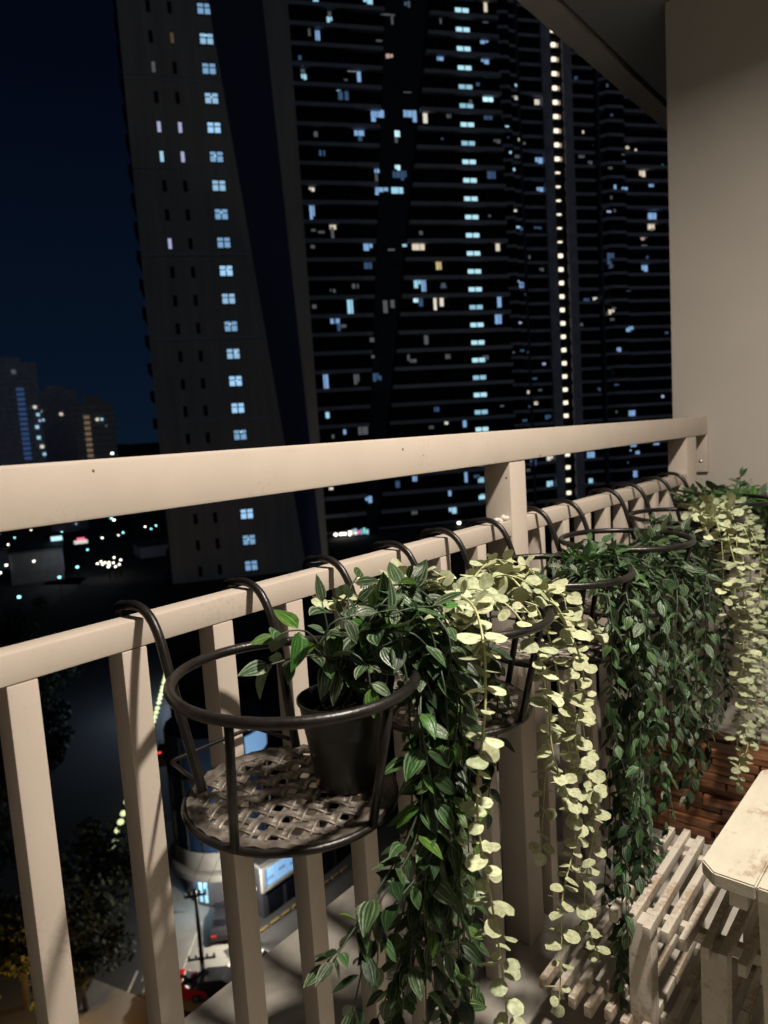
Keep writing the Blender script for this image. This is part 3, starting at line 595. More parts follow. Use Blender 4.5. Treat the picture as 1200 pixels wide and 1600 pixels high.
# ------------------------------------------------------------------ rail hung baskets
def tray_mesh():
    mb = MB()
    RO, RI = 0.115, 0.099
    n = 64
    # hammered rim, slightly uneven
    prof = [(RI, -0.0012), (RI, 0.0012), (0.104, 0.0030), (0.109, 0.0022), (RO, 0.0028), (RO, -0.0012)]
    vs = []
    for i, (r, z) in enumerate(prof):
        for k in range(n):
            zz = z + (0.0013 * (1 if (k + i) % 2 else -1) if 1 < i < 5 else 0)
            vs.append((r * cos(2 * pi * k / n), r * sin(2 * pi * k / n), zz))
    fs = []
    for i in range(len(prof)):
        j = (i + 1) % len(prof)
        for k in range(n):
            k2 = (k + 1) % n
            fs.append((i * n + k, j * n + k, j * n + k2, i * n + k2))
    mb.add(vs, fs)
    P = 0.0190; wd = 0.0053
    ca, sa = cos(0.42), sin(0.42)
    for ax in (0, 1):
        for i in range(-6, 6):
            off = (i + 0.5) * P
            if abs(off) > 0.098: continue
            L = math.sqrt(0.1012 ** 2 - off ** 2)
            st = max(4, int(2 * L / (P / 8)))
            vs = []; fs = []
            for k in range(st + 1):
                t = -L + 2 * L * k / st
                ph = pi * (t / P) + pi * (i % 2) + (0 if ax == 0 else pi) + pi * 0.5
                z = 0.0017 * sin(ph)
                for dx, dz in ((-wd, -0.0008), (-wd, 0.0009), (-wd * .72, 0.0019), (-wd * .42, 0.0006), (wd * .42, 0.0006), (wd * .72, 0.0019), (wd, 0.0009), (wd, -0.0008)):
                    p = (t, off + dx, z + dz) if ax == 0 else (off + dx, t, z + dz)
                    vs.append((p[0] * ca - p[1] * sa, p[0] * sa + p[1] * ca, p[2]))
            for k in range(st):
                for q in range(8):
                    q2 = (q + 1) % 8
                    f = (k * 8 + q, k * 8 + q2, (k + 1) * 8 + q2, (k + 1) * 8 + q)
                    fs.append(f if ax else f[::-1])
            mb.add(vs, fs)
    # cast studs where the ribbons cross
    return mb

def make_basket():
    t = thing('hanging_basket', '', 'plant basket')
    RC = Vector((0.168, 0, -0.058)); TC = Vector((0.156, 0, -0.196))
    ring = [RC + Vector((0.133 * cos(a), 0.133 * sin(a), 0)) for a in [2 * pi * k / 56 for k in range(56)]]
    MB().tube(ring, 0.0060, 10, closed=True).obj('ring', M['iron'], t, True)
    for sy in (-1, 1):
        y = 0.0805 * sy
        prof = [(-0.052, -0.020), (-0.056, -0.006), (-0.049, 0.006), (-0.034, 0.0085), (-0.016, 0.0115), (0.004, 0.0085), (0.022, -0.003), (0.036, -0.024), (0.047, -0.052), (0.060, -0.095), (0.073, -0.140), (0.088, -0.188)]
        pts = spline([(x, y * (1 if z > -0.06 else 1 - 0.12 * (-z - .06) / .13), z) for x, z in prof], 0.008)
        MB().tube(pts, 0.0056, 10).obj('hook', M['iron'], t, True)
    for a in (-1.24, 0.02, 1.28):
        p = RC + Vector((0.1315 * cos(a), 0.1315 * sin(a), -0.003)); q = TC + Vector((0.1175 * cos(a), 0.1175 * sin(a), -0.001))
        MB().tube([p, p.lerp(q, 0.5), q], 0.0049, 9).obj('upright', M['iron'], t, True)
    tr = ob('tray', tray_mesh().mesh('tray', M['tray'], True, True), t, TC)
    rim = [TC + Vector((0.1165 * cos(a), 0.1165 * sin(a), -0.002)) for a in [2 * pi * k / 56 for k in range(56)]]
    MB().tube(rim, 0.0044, 8, closed=True).obj('tray_rim', M['iron'], t, True)
    br = [(0.083, -0.071, -0.180), (0.050, -0.067, -0.179), (0.018, -0.063, -0.178), (0.014, -0.060, -0.178), (0.013, -0.055, -0.178), (0.013, 0.0, -0.178), (0.013, 0.055, -0.178), (0.014, 0.060, -0.178), (0.018, 0.063, -0.178), (0.050, 0.067, -0.179), (0.083, 0.071, -0.180)]
    MB().tube(br, 0.0026, 7).obj('brace', M['iron'], t, True)
    return t

BL = ['black iron ring basket nearest the viewer, holding the small pot on its open tray',
      'black iron ring basket second along the railing, draped in yellow-green trailing stems',
      'black iron ring basket hung beside the thick middle post, holding a green trailing plant',
      'black iron ring basket fourth along the railing, half buried in striped green leaves',
      'black iron ring basket holding the yellow-green plant near the end wall',
      'black iron ring basket last along the railing, beside the end wall']
BY = [0.507, 0.823, 1.123, 1.467, 1.880, 2.252]
tilt = [(0.030, -0.030, 0.0), (0.045, -0.02, 0.0), (0.03, -0.015, 0.02), (0.02, -0.01, 0.0), (0.04, 0.0, 0.0), (0.03, 0.0, 0.0)]
proto = make_basket()
baskets = []
for i in range(6):
    b_ = proto if i == 0 else copy_tree(proto)
    b_['label'] = BL[i]
    b_['group'] = 'black iron baskets hooked over the railing'
    b_.location = (0, BY[i], LT)
    ty, tx, tz = tilt[i]
    b_.rotation_euler = (tx, ty, tz)
    baskets.append(b_)

# ------------------------------------------------------------------ leaves and vines
def leaf_mesh(name, m, L, wr, fold, curl, twist, shape=0.0, nx=4, ny=6):
    """leaf from the petiole at the origin along +Y, upper face +Z, with uv"""
    vs = []; fs = []; uvs = []
    for j in range(ny + 1):
        t = j / ny
        if shape == 0:      # pointed oval
            wdt = (sin(pi * t ** 0.82) ** 0.85) * (1 - 0.28 * t) if 0 < t < 1 else 0.0
            wdt *= 1.1
        else:               # round disc
            wdt = math.sqrt(max(0, 1 - (2 * t - 1) ** 2)) ** 0.92
        for i in range(nx + 1):
            s = -1 + 2 * i / nx
            x = s * wdt * wr * L * 0.5
            y = t * L
            z = abs(x) * fold - curl * L * t * t + twist * x * t
            vs.append((x, y, z)); uvs.append((0.5 + 0.5 * s, t))
    for j in range(ny):
        for i in range(nx):
            a = j * (nx + 1) + i
            fs.append((a, a + 1, a + nx + 2, a + nx + 1))
    me = bpy.data.meshes.new(name)
    me.from_pydata(vs, [], fs)
    u = me.uv_layers.new(name='UVMap')
    for lp in me.loops:
        u.data[lp.index].uv = uvs[lp.vertex_index]
    me.polygons.foreach_set('use_smooth', [True] * len(me.polygons))
    me.materials.append(m)
    me.update()
    return me

def leaf_set(name, m, n, shape=0.0, wr=(0.46, 0.58)):
    r = random.Random(hash(len(name)) + 3)
    if shape == 0:
        return [leaf_mesh(name, m, 1.0, r.uniform(*wr), r.uniform(0.05, 0.55), r.uniform(-0.05, 0.38), r.uniform(-.5, .5), 0.0) for _ in range(n)]
    return [leaf_mesh(name, m, 1.0, r.uniform(0.82, 1.0), r.uniform(-0.22, 0.26), r.uniform(-0.08, 0.24), r.uniform(-.35, .35), 1.0, 4, 7) for _ in range(n)]

LV = {'leaf': leaf_set('leaf', M['leaf'], 7, 0.0, (0.48, 0.62)), 'leafb': leaf_set('leaf', M['leafb'], 5), 'leafd': leaf_set('leaf', M['leafd'], 7, 0.0, (0.50, 0.64)), 'leafv': leaf_set('leaf', M['leafv'], 7), 'disc': leaf_set('leaf', M['disc'], 7, 1.0)}

def leaf_matrix(p, d, up, size, roll, sx=1.0):
    d = d.normalized()
    x = d.cross(up)
    if x.length < 1e-4:
        x = Vector((1, 0, 0))
    x.normalize()
    z = x.cross(d)
    rm = Matrix((x, d, z)).transposed().to_4x4()
    rm = rm @ Matrix.Rotation(roll, 4, 'Y')
    return Matrix.Translation(p) @ rm @ Matrix.Diagonal((size * sx, size, size, 1))

CAMP = Vector((0.7324, 0, EYE))
def grow(plant, base, vines, crown, kinds, stem_m, size, step, seed, droop=0.45, rs=0.0013, limit=290, kinds_v=None, pair=True, bare=0.10, jit=0.006, tsize=0.8, dup=1, cdup=1):
    """vines and crown: lists of paths (world points). Leaves in opposite pairs along each stem."""
    r = random.Random(seed)
    leaves = []
    stems = []
    for kind, paths in (('v', vines * dup), ('c', crown * cdup)):
        for ip, path in enumerate(paths):
            again = ip >= len(paths) // (dup if kind == 'v' else cdup)
            jt = .024 if again else jit
            P = [Vector(q) for q in path]
            P = [P[0] + Vector((r.uniform(-.018, .018), r.uniform(-.018, .018), 0))] + [q + Vector((r.uniform(-jt * .7, jt * .7), r.uniform(-jt, jt), r.uniform(-jt, jt) * .5)) for q in P[1:]]
            if again and kind == 'v' and len(P) > 3: P = P[:-1] + [P[-2].lerp(P[-1], r.uniform(.3, 1))]
            pts = spline(P, 0.008)
            n = len(pts)
            if n < 3: continue
            # wander
            ph1, ph2 = r.uniform(0, 6), r.uniform(0, 6)
            pts = [q + Vector((0.004 * sin(i * .16 + ph1), 0.005 * sin(i * .13 + ph2), 0)) * min(1, i / 8) for i, q in enumerate(pts)]
            st = MB().tube(pts, [rs * (1.25 - 0.6 * i / n) for i in range(n)], 5).obj('vine' if kind == 'v' else 'stem', stem_m, plant, True, loc=-Vector(base))
            stems.append(st)
            Ls = n * 0.008
            pos = max(bare * (1 if kind == 'v' else 0.55) * r.uniform(.6, 1.3), 0.02)
            az = r.uniform(0, 6.28)
            while pos < Ls:
                i = min(n - 2, int(pos / 0.008))
                p = pts[i]; t = (pts[i + 1] - pts[i]).normalized()
                hang = max(0.0, -t.z)
                a = t.cross(Vector((0, 0, 1)))
                if a.length < 0.15: a = Vector((1, 0, 0)) if abs(t.x) < .8 else Vector((0, 1, 0))
                a = (a - t * a.dot(t)).normalized(); b = t.cross(a)
                az += pi / 2 + (r.uniform(-.25, .25) if kinds[0] == 'disc' else r.uniform(-.5, .5))
                fr = pos / Ls
                for sgn in ((1, -1) if pair else (1,)):
                    if r.random() < 0.06: continue
                    aa = az + (0 if sgn > 0 else pi) + r.uniform(-.35, .35)
                    rad = a * cos(aa) + b * sin(aa)
                    d = rad + t * (r.uniform(-.05, .25) if kinds[0] == 'disc' else r.uniform(.15, .65)) + Vector((0, 0, -1)) * droop * r.uniform(.3, 1.5)
                    if kinds[0] == 'disc' and r.random() < .7: d.z *= .5
                    if hang < .3: d += Vector((0, 0, .25 * r.random()))
                    # keep leaves off the railing
                    if p.x + d.x * size < 0.012: d.x = abs(d.x)
                    up = Vector((0.25, 0.05, 1)) + rad * (r.uniform(-.1, .35) if kinds[0] == 'disc' else r.uniform(.1, .8)) + Vector((r.uniform(-.35, .35), r.uniform(-.35, .35), 0))
                    sz = size * (1.14 if kind == 'c' else 1.0) * r.uniform(.58, 1.22) * (1 - (1 - tsize) * fr * fr)
                    leaves.append(((p - CAMP).length, leaf_matrix(p + d.normalized() * 0.002, d, up, sz, r.uniform(-.45, .45)), r.choice(kinds if (kind == 'c' or kinds_v is None or (fr < .30 and r.random() < .6)) else kinds_v), st))
                # terminal leaf
                pos += step * r.uniform(.75, 1.25)
            t = (pts[-1] - pts[-3]).normalized()
            leaves.append(((pts[-1] - CAMP).length, leaf_matrix(pts[-1], t + Vector((0, 0, .1)), Vector((.4, -.2, 1)), size * r.uniform(.7, .95), r.uniform(-.4, .4)), r.choice(kinds), st))
    leaves.sort(key=lambda q: q[0])
    T = Matrix.Translation(-Vector(base))
    for dd, mw, k, st in leaves[:limit]:
        o = bpy.data.objects.new('leaf', r.choice(LV[k]))
        COL.objects.link(o)
        o.parent = st
        o.matrix_basis = mw
    rest = leaves[limit:]
    if rest:
        vs = []; fs = []; uv = []; mats = []; mi = []
        for dd, mw, k, st in rest:
            me = r.choice(LV[k])
            if me.materials[0] not in mats: mats.append(me.materials[0])
            o_ = len(vs); idx = mats.index(me.materials[0])
            vs += [tuple(mw @ v.co) for v in me.vertices]
            for pl in me.polygons:
                fs.append(tuple(o_ + q for q in pl.vertices)); mi.append(idx)
            uv += [tuple(l.uv) for l in me.uv_layers[0].data]
        me = bpy.data.meshes.new('foliage')
        me.from_pydata(vs, [], fs)
        u = me.uv_layers.new(name='UVMap')
        for i, q in enumerate(uv): u.data[i].uv = q
        for m_ in mats: me.materials.append(m_)
        me.polygons.foreach_set('material_index', mi)
        me.polygons.foreach_set('use_smooth', [True] * len(me.polygons))
        me.update()
        o = ob('foliage', me, plant, -Vector(base), 'stuff')
    return len(leaves)

def pot(plant, r0=0.034, r1=0.049, h=0.103):
    prof = [(0.0, 0.0), (r0 - .002, 0.0), (r0, 0.002), (r1 - .0015, h - .004), (r1 + .001, h - .003), (r1 + .001, h), (r1 - .0008, h), (r1 - .0022, h - .004), (r1 - .006, h * .62), (0.0, h * .60)]
    p_ = MB().lathe(prof, 40).obj('pot', M['pot'], plant, True, True)
    mb = MB()
    n = 28
    vs = [(0, 0, h * .76)]; fs = []
    for j in range(1, 5):
        for k in range(n):
            rr = (r1 - .008) * j / 4
            vs.append((rr * cos(2 * pi * k / n), rr * sin(2 * pi * k / n), h * .76 + R.uniform(-.002, .002) - .004 * (j == 4)))
    for k in range(n): fs.append((0, 1 + k, 1 + (k + 1) % n))
    for j in range(3):
        for k in range(n):
            fs.append((1 + j * n + k, 1 + (j + 1) * n + k, 1 + (j + 1) * n + (k + 1) % n, 1 + j * n + (k + 1) % n))
    mb.add(vs, fs).obj('soil', M['soil'], p_, True)
    return p_

def gravel(parent, r1, z, n=170):
    mb = MB()
    bm = bmesh.new(); bmesh.ops.create_icosphere(bm, subdivisions=1, radius=1); bm.verts.index_update()
    V_ = [v.co.copy() for v in bm.verts]; F_ = [tuple(v.index for v in f.verts) for f in bm.faces]; bm.free()
    for i in range(n):
        a = R.uniform(0, 6.28); rr = r1 * math.sqrt(R.random())
        s_ = Vector((R.uniform(.0012, .0030), R.uniform(.0010, .0026), R.uniform(.0008, .0018)))
        m_ = Matrix.Translation((rr * cos(a), rr * sin(a), z + R.uniform(0, .002))) @ Matrix.Rotation(R.uniform(0, 6), 4, 'Z') @ Matrix.Rotation(R.uniform(-.6, .6), 4, 'X')
        mb.add([m_ @ Vector((v.x * s_.x, v.y * s_.y, v.z * s_.z)) for v in V_], F_)
    o = mb.obj('gravel', M['gravel'], parent)
    o['kind'] = 'stuff'

def seat_z(i, x, y):
    """height of basket i's tray at (x, y)"""
    b_ = baskets[i]
    mw = Matrix.LocRotScale(b_.location, b_.rotation_euler, None)
    c = mw @ Vector((0.156, 0, -0.196 + 0.0034)); n_ = (mw.to_3x3() @ Vector((0, 0, 1))).normalized()
    return c.z - (n_.x * (x - c.x) + n_.y * (y - c.y)) / n_.z

def planter(i, xy, label, vines, crown, kinds, stem_m, size, step, seed, grav=False, cat='potted plant', **kw):
    z = seat_z(i, *xy)
    base = (xy[0], xy[1], z)
    t = thing('potted_plant', label, cat, base, 'trailing plants in the railing baskets')
    p_ = pot(t)
    if grav: gravel(p_, 0.040, 0.079)
    n = grow(t, base, vines, crown, kinds, stem_m, size, step, seed, **kw)
    print('PLANT', label, n)

planter(0, (0.188, 0.551), 'green striped plant in the nearest black pot, its vines falling beside the front basket', VINES_G1, VINES_K1, ['leaf', 'leafb', 'leafv', 'leafv'], M['stemd'], 0.036, 0.0265, 11, True, dup=2, cdup=1, kinds_v=['leafd', 'leafd', 'leaf', 'leafb', 'leaf'])
planter(1, (0.150, 0.830), 'yellow-green round-leaf plant whose strands fall behind the nearest pot', VINES_Y2, VINES_Y2k, ['disc'], M['stemy'], 0.0245, 0.0170, 12, rs=0.0016, droop=0.16, bare=0.07, tsize=0.85)
planter(2, (0.160, 1.165), 'dark green trailing plant reaching the floor beside the white slatted rack', VINES_G3, VINES_K3, ['leaf', 'leaf', 'leafv', 'leafb'], M['stemd'], 0.030, 0.0235, 13, dup=2, cdup=2, droop=.7, kinds_v=['leafd', 'leaf', 'leaf', 'leafv'])
planter(3, (0.160, 1.500), 'silver-striped green plant trailing in front of the brown boards', VINES_G4, VINES_K4, ['leafv', 'leafv', 'leaf'], M['stemd'], 0.033, 0.027, 14, dup=2, cdup=2, droop=.7, kinds_v=['leafd', 'leaf', 'leafv'])
planter(4, (0.160, 1.910), 'yellow-green round-leaf plant near the end wall above the stool', VINES_Y5, VINES_Y5k, ['disc'], M['stemy'], 0.027, 0.0180, 15, droop=0.16, bare=0.07)
planter(5, (0.160, 2.280), 'small dark green plant with an upright sprig against the end wall', [], VINES_K6, ['leaf', 'leaf', 'leafb'], M['stemd'], 0.040, 0.028, 16, cdup=2)

# ------------------------------------------------------------------ slatted rack
rk = thing('slatted_rack', 'whitewashed two tier rack of thin wooden slats under the hanging vines', 'rack', (0.38, 1.22, 0))
def rbox(name, lo, hi, bev=0.0012, rot=0.0):
    c = (Vector(lo) + Vector(hi)) / 2
    h = (Vector(hi) - Vector(lo)) / 2
    o = MB().box(-h, h, bev=bev).obj(name, M['slatw'], rk, True, True)
    o.location = c - Vector((0.38, 1.22, 0))
    if rot: o.rotation_euler = (0, 0, rot)
    return o
UH, LH = 0.335, 0.150
for i in range(9):
    x = 0.285 + 0.0288 * i
    y0 = 1.058 + R.uniform(-.006, .006)
    rbox('slat', (x - .0064, y0, UH - .020), (x + .0064, y0 + 0.315 + R.uniform(-.01, .01), UH), rot=R.uniform(-.012, .012))
for i in range(14):
    x = 0.150 + 0.0308 * i
    y0 = 1.050 + R.uniform(-.010, .008)
    ym = y0 + 0.14 + R.uniform(-.012, .012)
    a = R.uniform(-.01, .01)
    rbox('slat', (x - .0066, y0, LH - .020), (x + .0066, ym - .002, LH), rot=a)
    rbox('slat', (x - .0066, ym + .002, LH - .020), (x + .0066, y0 + 0.33, LH), rot=a)
for h in (UH, LH):
    for y in (1.125, 1.325):
        x0 = 0.274 if h == UH else 0.138
        rbox('crossbar', (x0, y - .008, h - .0405), (0.60, y + .008, h - .0212))
for x in (0.325, 0.440):
    for y in (1.094, 1.356):
        rbox('leg', (x - .019, y - .0095 - .013, 0.0005), (x + .019, y + .0095, UH - .0212 - .020 + .03), bev=.002)

# ------------------------------------------------------------------ stool
st = thing('wooden_stool', 'distressed cream wooden stool at the right edge, above the slatted rack', 'stool', (0.60, 1.19, 0), None)
SH = 0.50
def stp(name, mb, bevel=False, par=None): return mb.obj(name, M['white'], par or st, True, True)
# top of four planks with clipped corners
x0, x1, y0, y1 = -0.157, 0.157, -0.19, 0.19
for i in range(4):
    a = x0 + (x1 - x0) * i / 4 + (0.0006 if i else 0); b = x0 + (x1 - x0) * (i + 1) / 4 - (0.0006 if i < 3 else 0)
    c = 0.022
    if i == 0: poly = [(a + c, y0), (b, y0), (b, y1), (a + c, y1), (a, y1 - c), (a, y0 + c)]
    elif i == 3: poly = [(a, y0), (b - c, y0), (b, y0 + c), (b, y1 - c), (b - c, y1), (a, y1)]
    else: poly = [(a, y0), (b, y0), (b, y1), (a, y1)]
    bm = bmesh.new()
    vb = [bm.verts.new((px, py, SH - 0.022 + R.uniform(-.0004, .0004) * 0)) for px, py in poly]
    f = bm.faces.new(vb)
    ex = bmesh.ops.extrude_face_region(bm, geom=[f])
    dz = 0.022 + R.uniform(-.0006, .0006)
    for v in ex['geom']:
        if isinstance(v, bmesh.types.BMVert): v.co.z += dz
    bmesh.ops.recalc_face_normals(bm, faces=bm.faces[:])
    bmesh.ops.bevel(bm, geom=[e for e in bm.edges], offset=0.0022, segments=2, affect='EDGES')
    me = bpy.data.meshes.new('plank'); bm.to_mesh(me); bm.free(); me.materials.append(M['white'])
    me.polygons.foreach_set('use_smooth', [True] * len(me.polygons)); me.set_sharp_from_angle(angle=radians(35))
    ob('plank', me, st)
for sx_ in (-1, 1):
    for sy_ in (-1, 1):
        tx, ty = sx_ * 0.066, sy_ * 0.148; bx, by = sx_ * 0.040, sy_ * 0.170
        h = 0.017
        vs = []
        for (cx, cy, zz) in ((bx, by, 0.0005), (tx, ty, SH - 0.0225)):
            vs += [(cx - h, cy - h, zz), (cx + h, cy - h, zz), (cx + h, cy + h, zz), (cx - h, cy + h, zz)]
        stp('leg', MB().add(vs, [(3, 2, 1, 0), (4, 5, 6, 7), (0, 1, 5, 4), (1, 2, 6, 5), (2, 3, 7, 6), (3, 0, 4, 7)]))
for sx_ in (-1, 1):
    stp('apron', MB().box((sx_ * .106 - .012, -.175, SH - .052), (sx_ * .106 + .012, .175, SH - .0225), bev=.001))
for sy_ in (-1, 1):
    stp('apron', MB().box((-.048, sy_ * .148 - .008, SH - .060), (.048, sy_ * .148 + .008, SH - .0225), bev=.001))
for zz in (0.17,):
    stp('stretcher', MB().box((-.034, -.172, zz), (.034, -.156, zz + .03), bev=.001))
st.rotation_euler = (0, 0, -0.03)

# ------------------------------------------------------------------ stacked boards
bd = thing('board_stack', 'low stack of reddish brown wooden boards on the floor behind the slatted rack', 'board stack', (0.40, 1.98, 0))
zc = 0.0005
row = 0
while zc < 0.27:
    h = R.uniform(.020, .026)
    for ln in (0, 1):
        x = -0.32 + R.uniform(-.05, .02)
        while x < 0.38:
            L = R.uniform(.11, .26)
            o = MB().box((0, -.028, 0), (L - .003, .028, h - .002), bev=.002).obj('board', M['board'], bd, True, True)
            o.location = (x, -0.06 + ln * 0.062 + R.uniform(-.010, .006), zc)
            o.rotation_euler = (0, 0, R.uniform(-.02, .02))
            x += L + R.uniform(0.001, .006)
    zc += h

# ------------------------------------------------------------------ city
GZ = EYE - 39.0
ANG = math.atan2(cos(radians(37)), sin(radians(37)))

# ground with a gentle far rise, roads and pavings laid on it as sheets
mb = MB()
rings = [0, 60, 150, 300, 600, 1200, 2500, 4500]
n = 48
vs = [(0, 0, GZ)]; fs = []
for j, r_ in enumerate(rings[1:]):
    for k in range(n):
        vs.append((r_ * cos(2 * pi * k / n), r_ * sin(2 * pi * k / n), GZ))
for k in range(n): fs.append((0, 1 + k, 1 + (k + 1) % n))
for j in range(len(rings) - 2):
    for k in range(n):
        fs.append((1 + j * n + k, 1 + (j + 1) * n + k, 1 + (j + 1) * n + (k + 1) % n, 1 + j * n + (k + 1) % n))
tag(mb.add(vs, fs).obj('ground', M['ground']), kind='structure')
def ribbon(name, m, pts, wid, z):
    P = spline([(x, y, 0) for x, y in pts], 4.0)
    vs = []; fs = []
    for i, p in enumerate(P):
        t = (P[min(i + 1, len(P) - 1)] - P[max(i - 1, 0)]).normalized()
        s_ = Vector((-t.y, t.x, 0)) * wid / 2
        vs += [(p.x + s_.x, p.y + s_.y, GZ + z), (p.x - s_.x, p.y - s_.y, GZ + z)]
        if i: fs.append((2 * i - 2, 2 * i - 1, 2 * i + 1, 2 * i))
    return tag(MB().add(vs, fs).obj(name, m), kind='structure')
ribbon('road', M['asphalt'], [(-140, 93), (-99, 66), (-79, 51.5), (-64, 41), (-53, 30.5), (-44.5, 21.5), (-33, 5), (-24, -15)], 8.0, 0.010)
ribbon('cross_road', M['asphalt'], [(-240, 90), (-205, 108), (-180, 122), (-150, 138)], 11, 0.006)
ribbon('far_road', M['asphalt'], [(-420, 250), (-330, 185), (-240, 120), (-170, 60), (-120, -10)], 12, 0.006)
ribbon('side_road', M['asphalt'], [(-41.0, 29.0), (-39.8, 34), (-39.5, 42), (-39, 52)], 4.6, 0.030)
def road_mark(pts, wid, dash, gap, z):
    P = spline([(x, y, 0) for x, y in pts], .5); mb = MB(); k = 0
    while k < len(P) - 2:
        e = min(len(P) - 1, k + int(dash / .5))
        a, b = P[k], P[e]; t = (b - a).normalized(); s_ = Vector((-t.y, t.x, 0)) * wid / 2
        mb.add([(a.x + s_.x, a.y + s_.y, GZ + z), (a.x - s_.x, a.y - s_.y, GZ + z), (b.x - s_.x, b.y - s_.y, GZ + z), (b.x + s_.x, b.y + s_.y, GZ + z)], [(0, 1, 2, 3)])
        k += int((dash + gap) / .5)
    return tag(mb.obj('road_marking', mat('road_paint', (0.55, 0.55, 0.50), 0.8, var=0.3, scale=2)), kind='structure')
road_mark([(-140, 93), (-99, 66), (-79, 51.5), (-64, 41), (-53, 30.5), (-44.5, 21.5), (-33, 5)], .16, 2.5, 3.5, .016)
road_mark([(-50.0, 29.6), (-44.9, 23.0)], .12, 7, 1, .027)
road_mark([(-47.5, 30.6), (-42.3, 24.3)], .10, 7, 1, .027)
def sheet(name, m, poly, z):
    return tag(MB().add([(x, y, GZ + z) for x, y in poly], [tuple(range(len(poly)))]).obj(name, m), kind='structure')
sheet('forecourt', M['paving'], [(-66, 36), (-58.5, 31.2), (-50.6, 30.0), (-45.2, 33.5), (-45.2, 37), (-50, 41), (-57, 44)], 0.018)
sheet('parking_lot', M['paving'], [(-50.4, 29.9), (-44.5, 23.2), (-37, 25.5), (-38.5, 32), (-46.4, 33.4)], 0.022)
sheet('roadside_lot', M['paving'], [(-49, 22), (-43.5, 16), (-38, 18.5), (-43, 23.5)], 0.026)
mb = MB()
for i in range(9):
    p = Vector((-42.4, 33.0, GZ)).lerp(Vector((-42.4, 42.5, GZ)), i / 8)
    mb.box((-.42, -.12, 0), (.42, .12, .16), Matrix.Translation(p) @ Matrix.Rotation(pi / 2, 4, 'Z'))
tag(mb.obj('kerb', mat('yellow_kerb_paint', (0.15, 0.10, 0.03), 0.8, var=0.2, scale=3)), kind='structure')
mb = MB()
nh = 60
for i in range(nh):
    a0 = radians(100 + 90 * i / nh); a1 = radians(100 + 90 * (i + 1) / nh)
    h0 = 30 + 34 * noise.noise(Vector((i * .17, 1, 0))) + 16 * noise.noise(Vector((i * .5, 4, 0))); h1 = 30 + 34 * noise.noise(Vector(((i + 1) * .17, 1, 0))) + 16 * noise.noise(Vector(((i + 1) * .5, 4, 0)))
    r_ = 1900
    mb.add([(r_ * cos(a0), r_ * sin(a0), GZ), (r_ * cos(a1), r_ * sin(a1), GZ), (r_ * 1.1 * cos(a1), r_ * 1.1 * sin(a1), GZ + 30 + h1), (r_ * 1.1 * cos(a0), r_ * 1.1 * sin(a0), GZ + 30 + h0), (r_ * 1.4 * cos(a1), r_ * 1.4 * sin(a1), GZ), (r_ * 1.4 * cos(a0), r_ * 1.4 * sin(a0), GZ)], [(0, 1, 2, 3), (3, 2, 4, 5)])
tag(mb.obj('hills', M['tree'], smooth=True), kind='structure')

def tower_root(name, label, O, group=None):
    t = thing(name, label, 'tower', (O[0], O[1], GZ), group)
    t.rotation_euler = (0, 0, ANG)
    return t
H0 = 39.0                                     # local height of the camera's level

# ---- near tower with the blue slanted panel
ta = tower_root('apartment_tower', 'pale concrete tower with a column of lit cross-framed windows and a blue slanted band', (-66.2, 51.26))
MB().box((-6.9, 0, 0), (11.45, 20, H0 + 60)).obj('wall', M['conc'], ta)
wl = lambda z: 2.70 + (48.5 - z) * .0943
wr = lambda z: 8.64 + (48.5 - z) * .0324
za, zb = -15.0, 59.5
m90 = Matrix.Rotation(pi / 2, 4, 'X')
MB().prism([(wl(za), za + H0), (wr(za), za + H0), (wr(zb), zb + H0), (wl(zb), zb + H0)], 0.004, 0.14, m90).obj('blue_panel', M['blue'], ta)
for i in range(-6, 8):
    z = H0 + 2.9 + 9.28 * i
    if z < 24 or z > 98: continue
    MB().box((-6.9, -0.10, z - .10), (wl(z - H0) - .06, -.002, z + .10)).obj('ledge', M['slab'], ta)
bal_me = MB().box((-7.45, 1.0, -0.15), (-6.902, 7.0, 1.0)).mesh('side_balcony', M['dark'])
for k in range(-3, 21):
    ob('side_balcony', bal_me, ta, (0, 0, H0 + 46.0 - 3.1 * k))
def window_mesh(w, h, bar, cross):
    mb = MB()
    d0, d1 = -0.07, -0.003
    mb.box((-w / 2 - bar, d0, -h / 2 - bar), (w / 2 + bar, d1, -h / 2))
    mb.box((-w / 2 - bar, d0, h / 2), (w / 2 + bar, d1, h / 2 + bar))
    mb.box((-w / 2 - bar, d0, -h / 2), (-w / 2, d1, h / 2))
    mb.box((w / 2, d0, -h / 2), (w / 2 + bar, d1, h / 2))
    if cross:
        mb.box((-bar * .55, d0 + .004, -h / 2), (bar * .55, d1 - .022, h / 2))
        mb.box((-w / 2, d0 + .006, h * .12 - bar * .4), (-bar * .55, d1 - .022, h * .12 + bar * .4))
        mb.box((bar * .55, d0 + .006, h * .12 - bar * .4), (w / 2, d1 - .022, h * .12 + bar * .4))
    return mb
fr_w = window_mesh(1.36, 1.08, .13, True).mesh('window', M['frame'])
fr_n = window_mesh(.36, 1.12, .06, False).mesh('window', M['frame'])
pane_w = lambda m: MB().box((-.68, -.022, -.54), (.68, -.004, .54)).mesh('pane', m)
pane_n = lambda m: MB().box((-.18, -.022, -.56), (.18, -.004, .56)).mesh('pane', m)
PWA = [pane_w(G['A']), pane_w(glow('stair_window_glow_soft', (0.32, 0.60, 0.95), 0.58)), pane_w(glow('stair_window_glow_pale', (0.40, 0.70, 1.0), 0.70))]
PN = {x: pane_n(G[x]) for x in 'vdc'}
PN['o'] = pane_n(glow('dim_warm_pane', (1.0, 0.7, 0.4), 0.06))
PND = pane_n(M['dglass'])
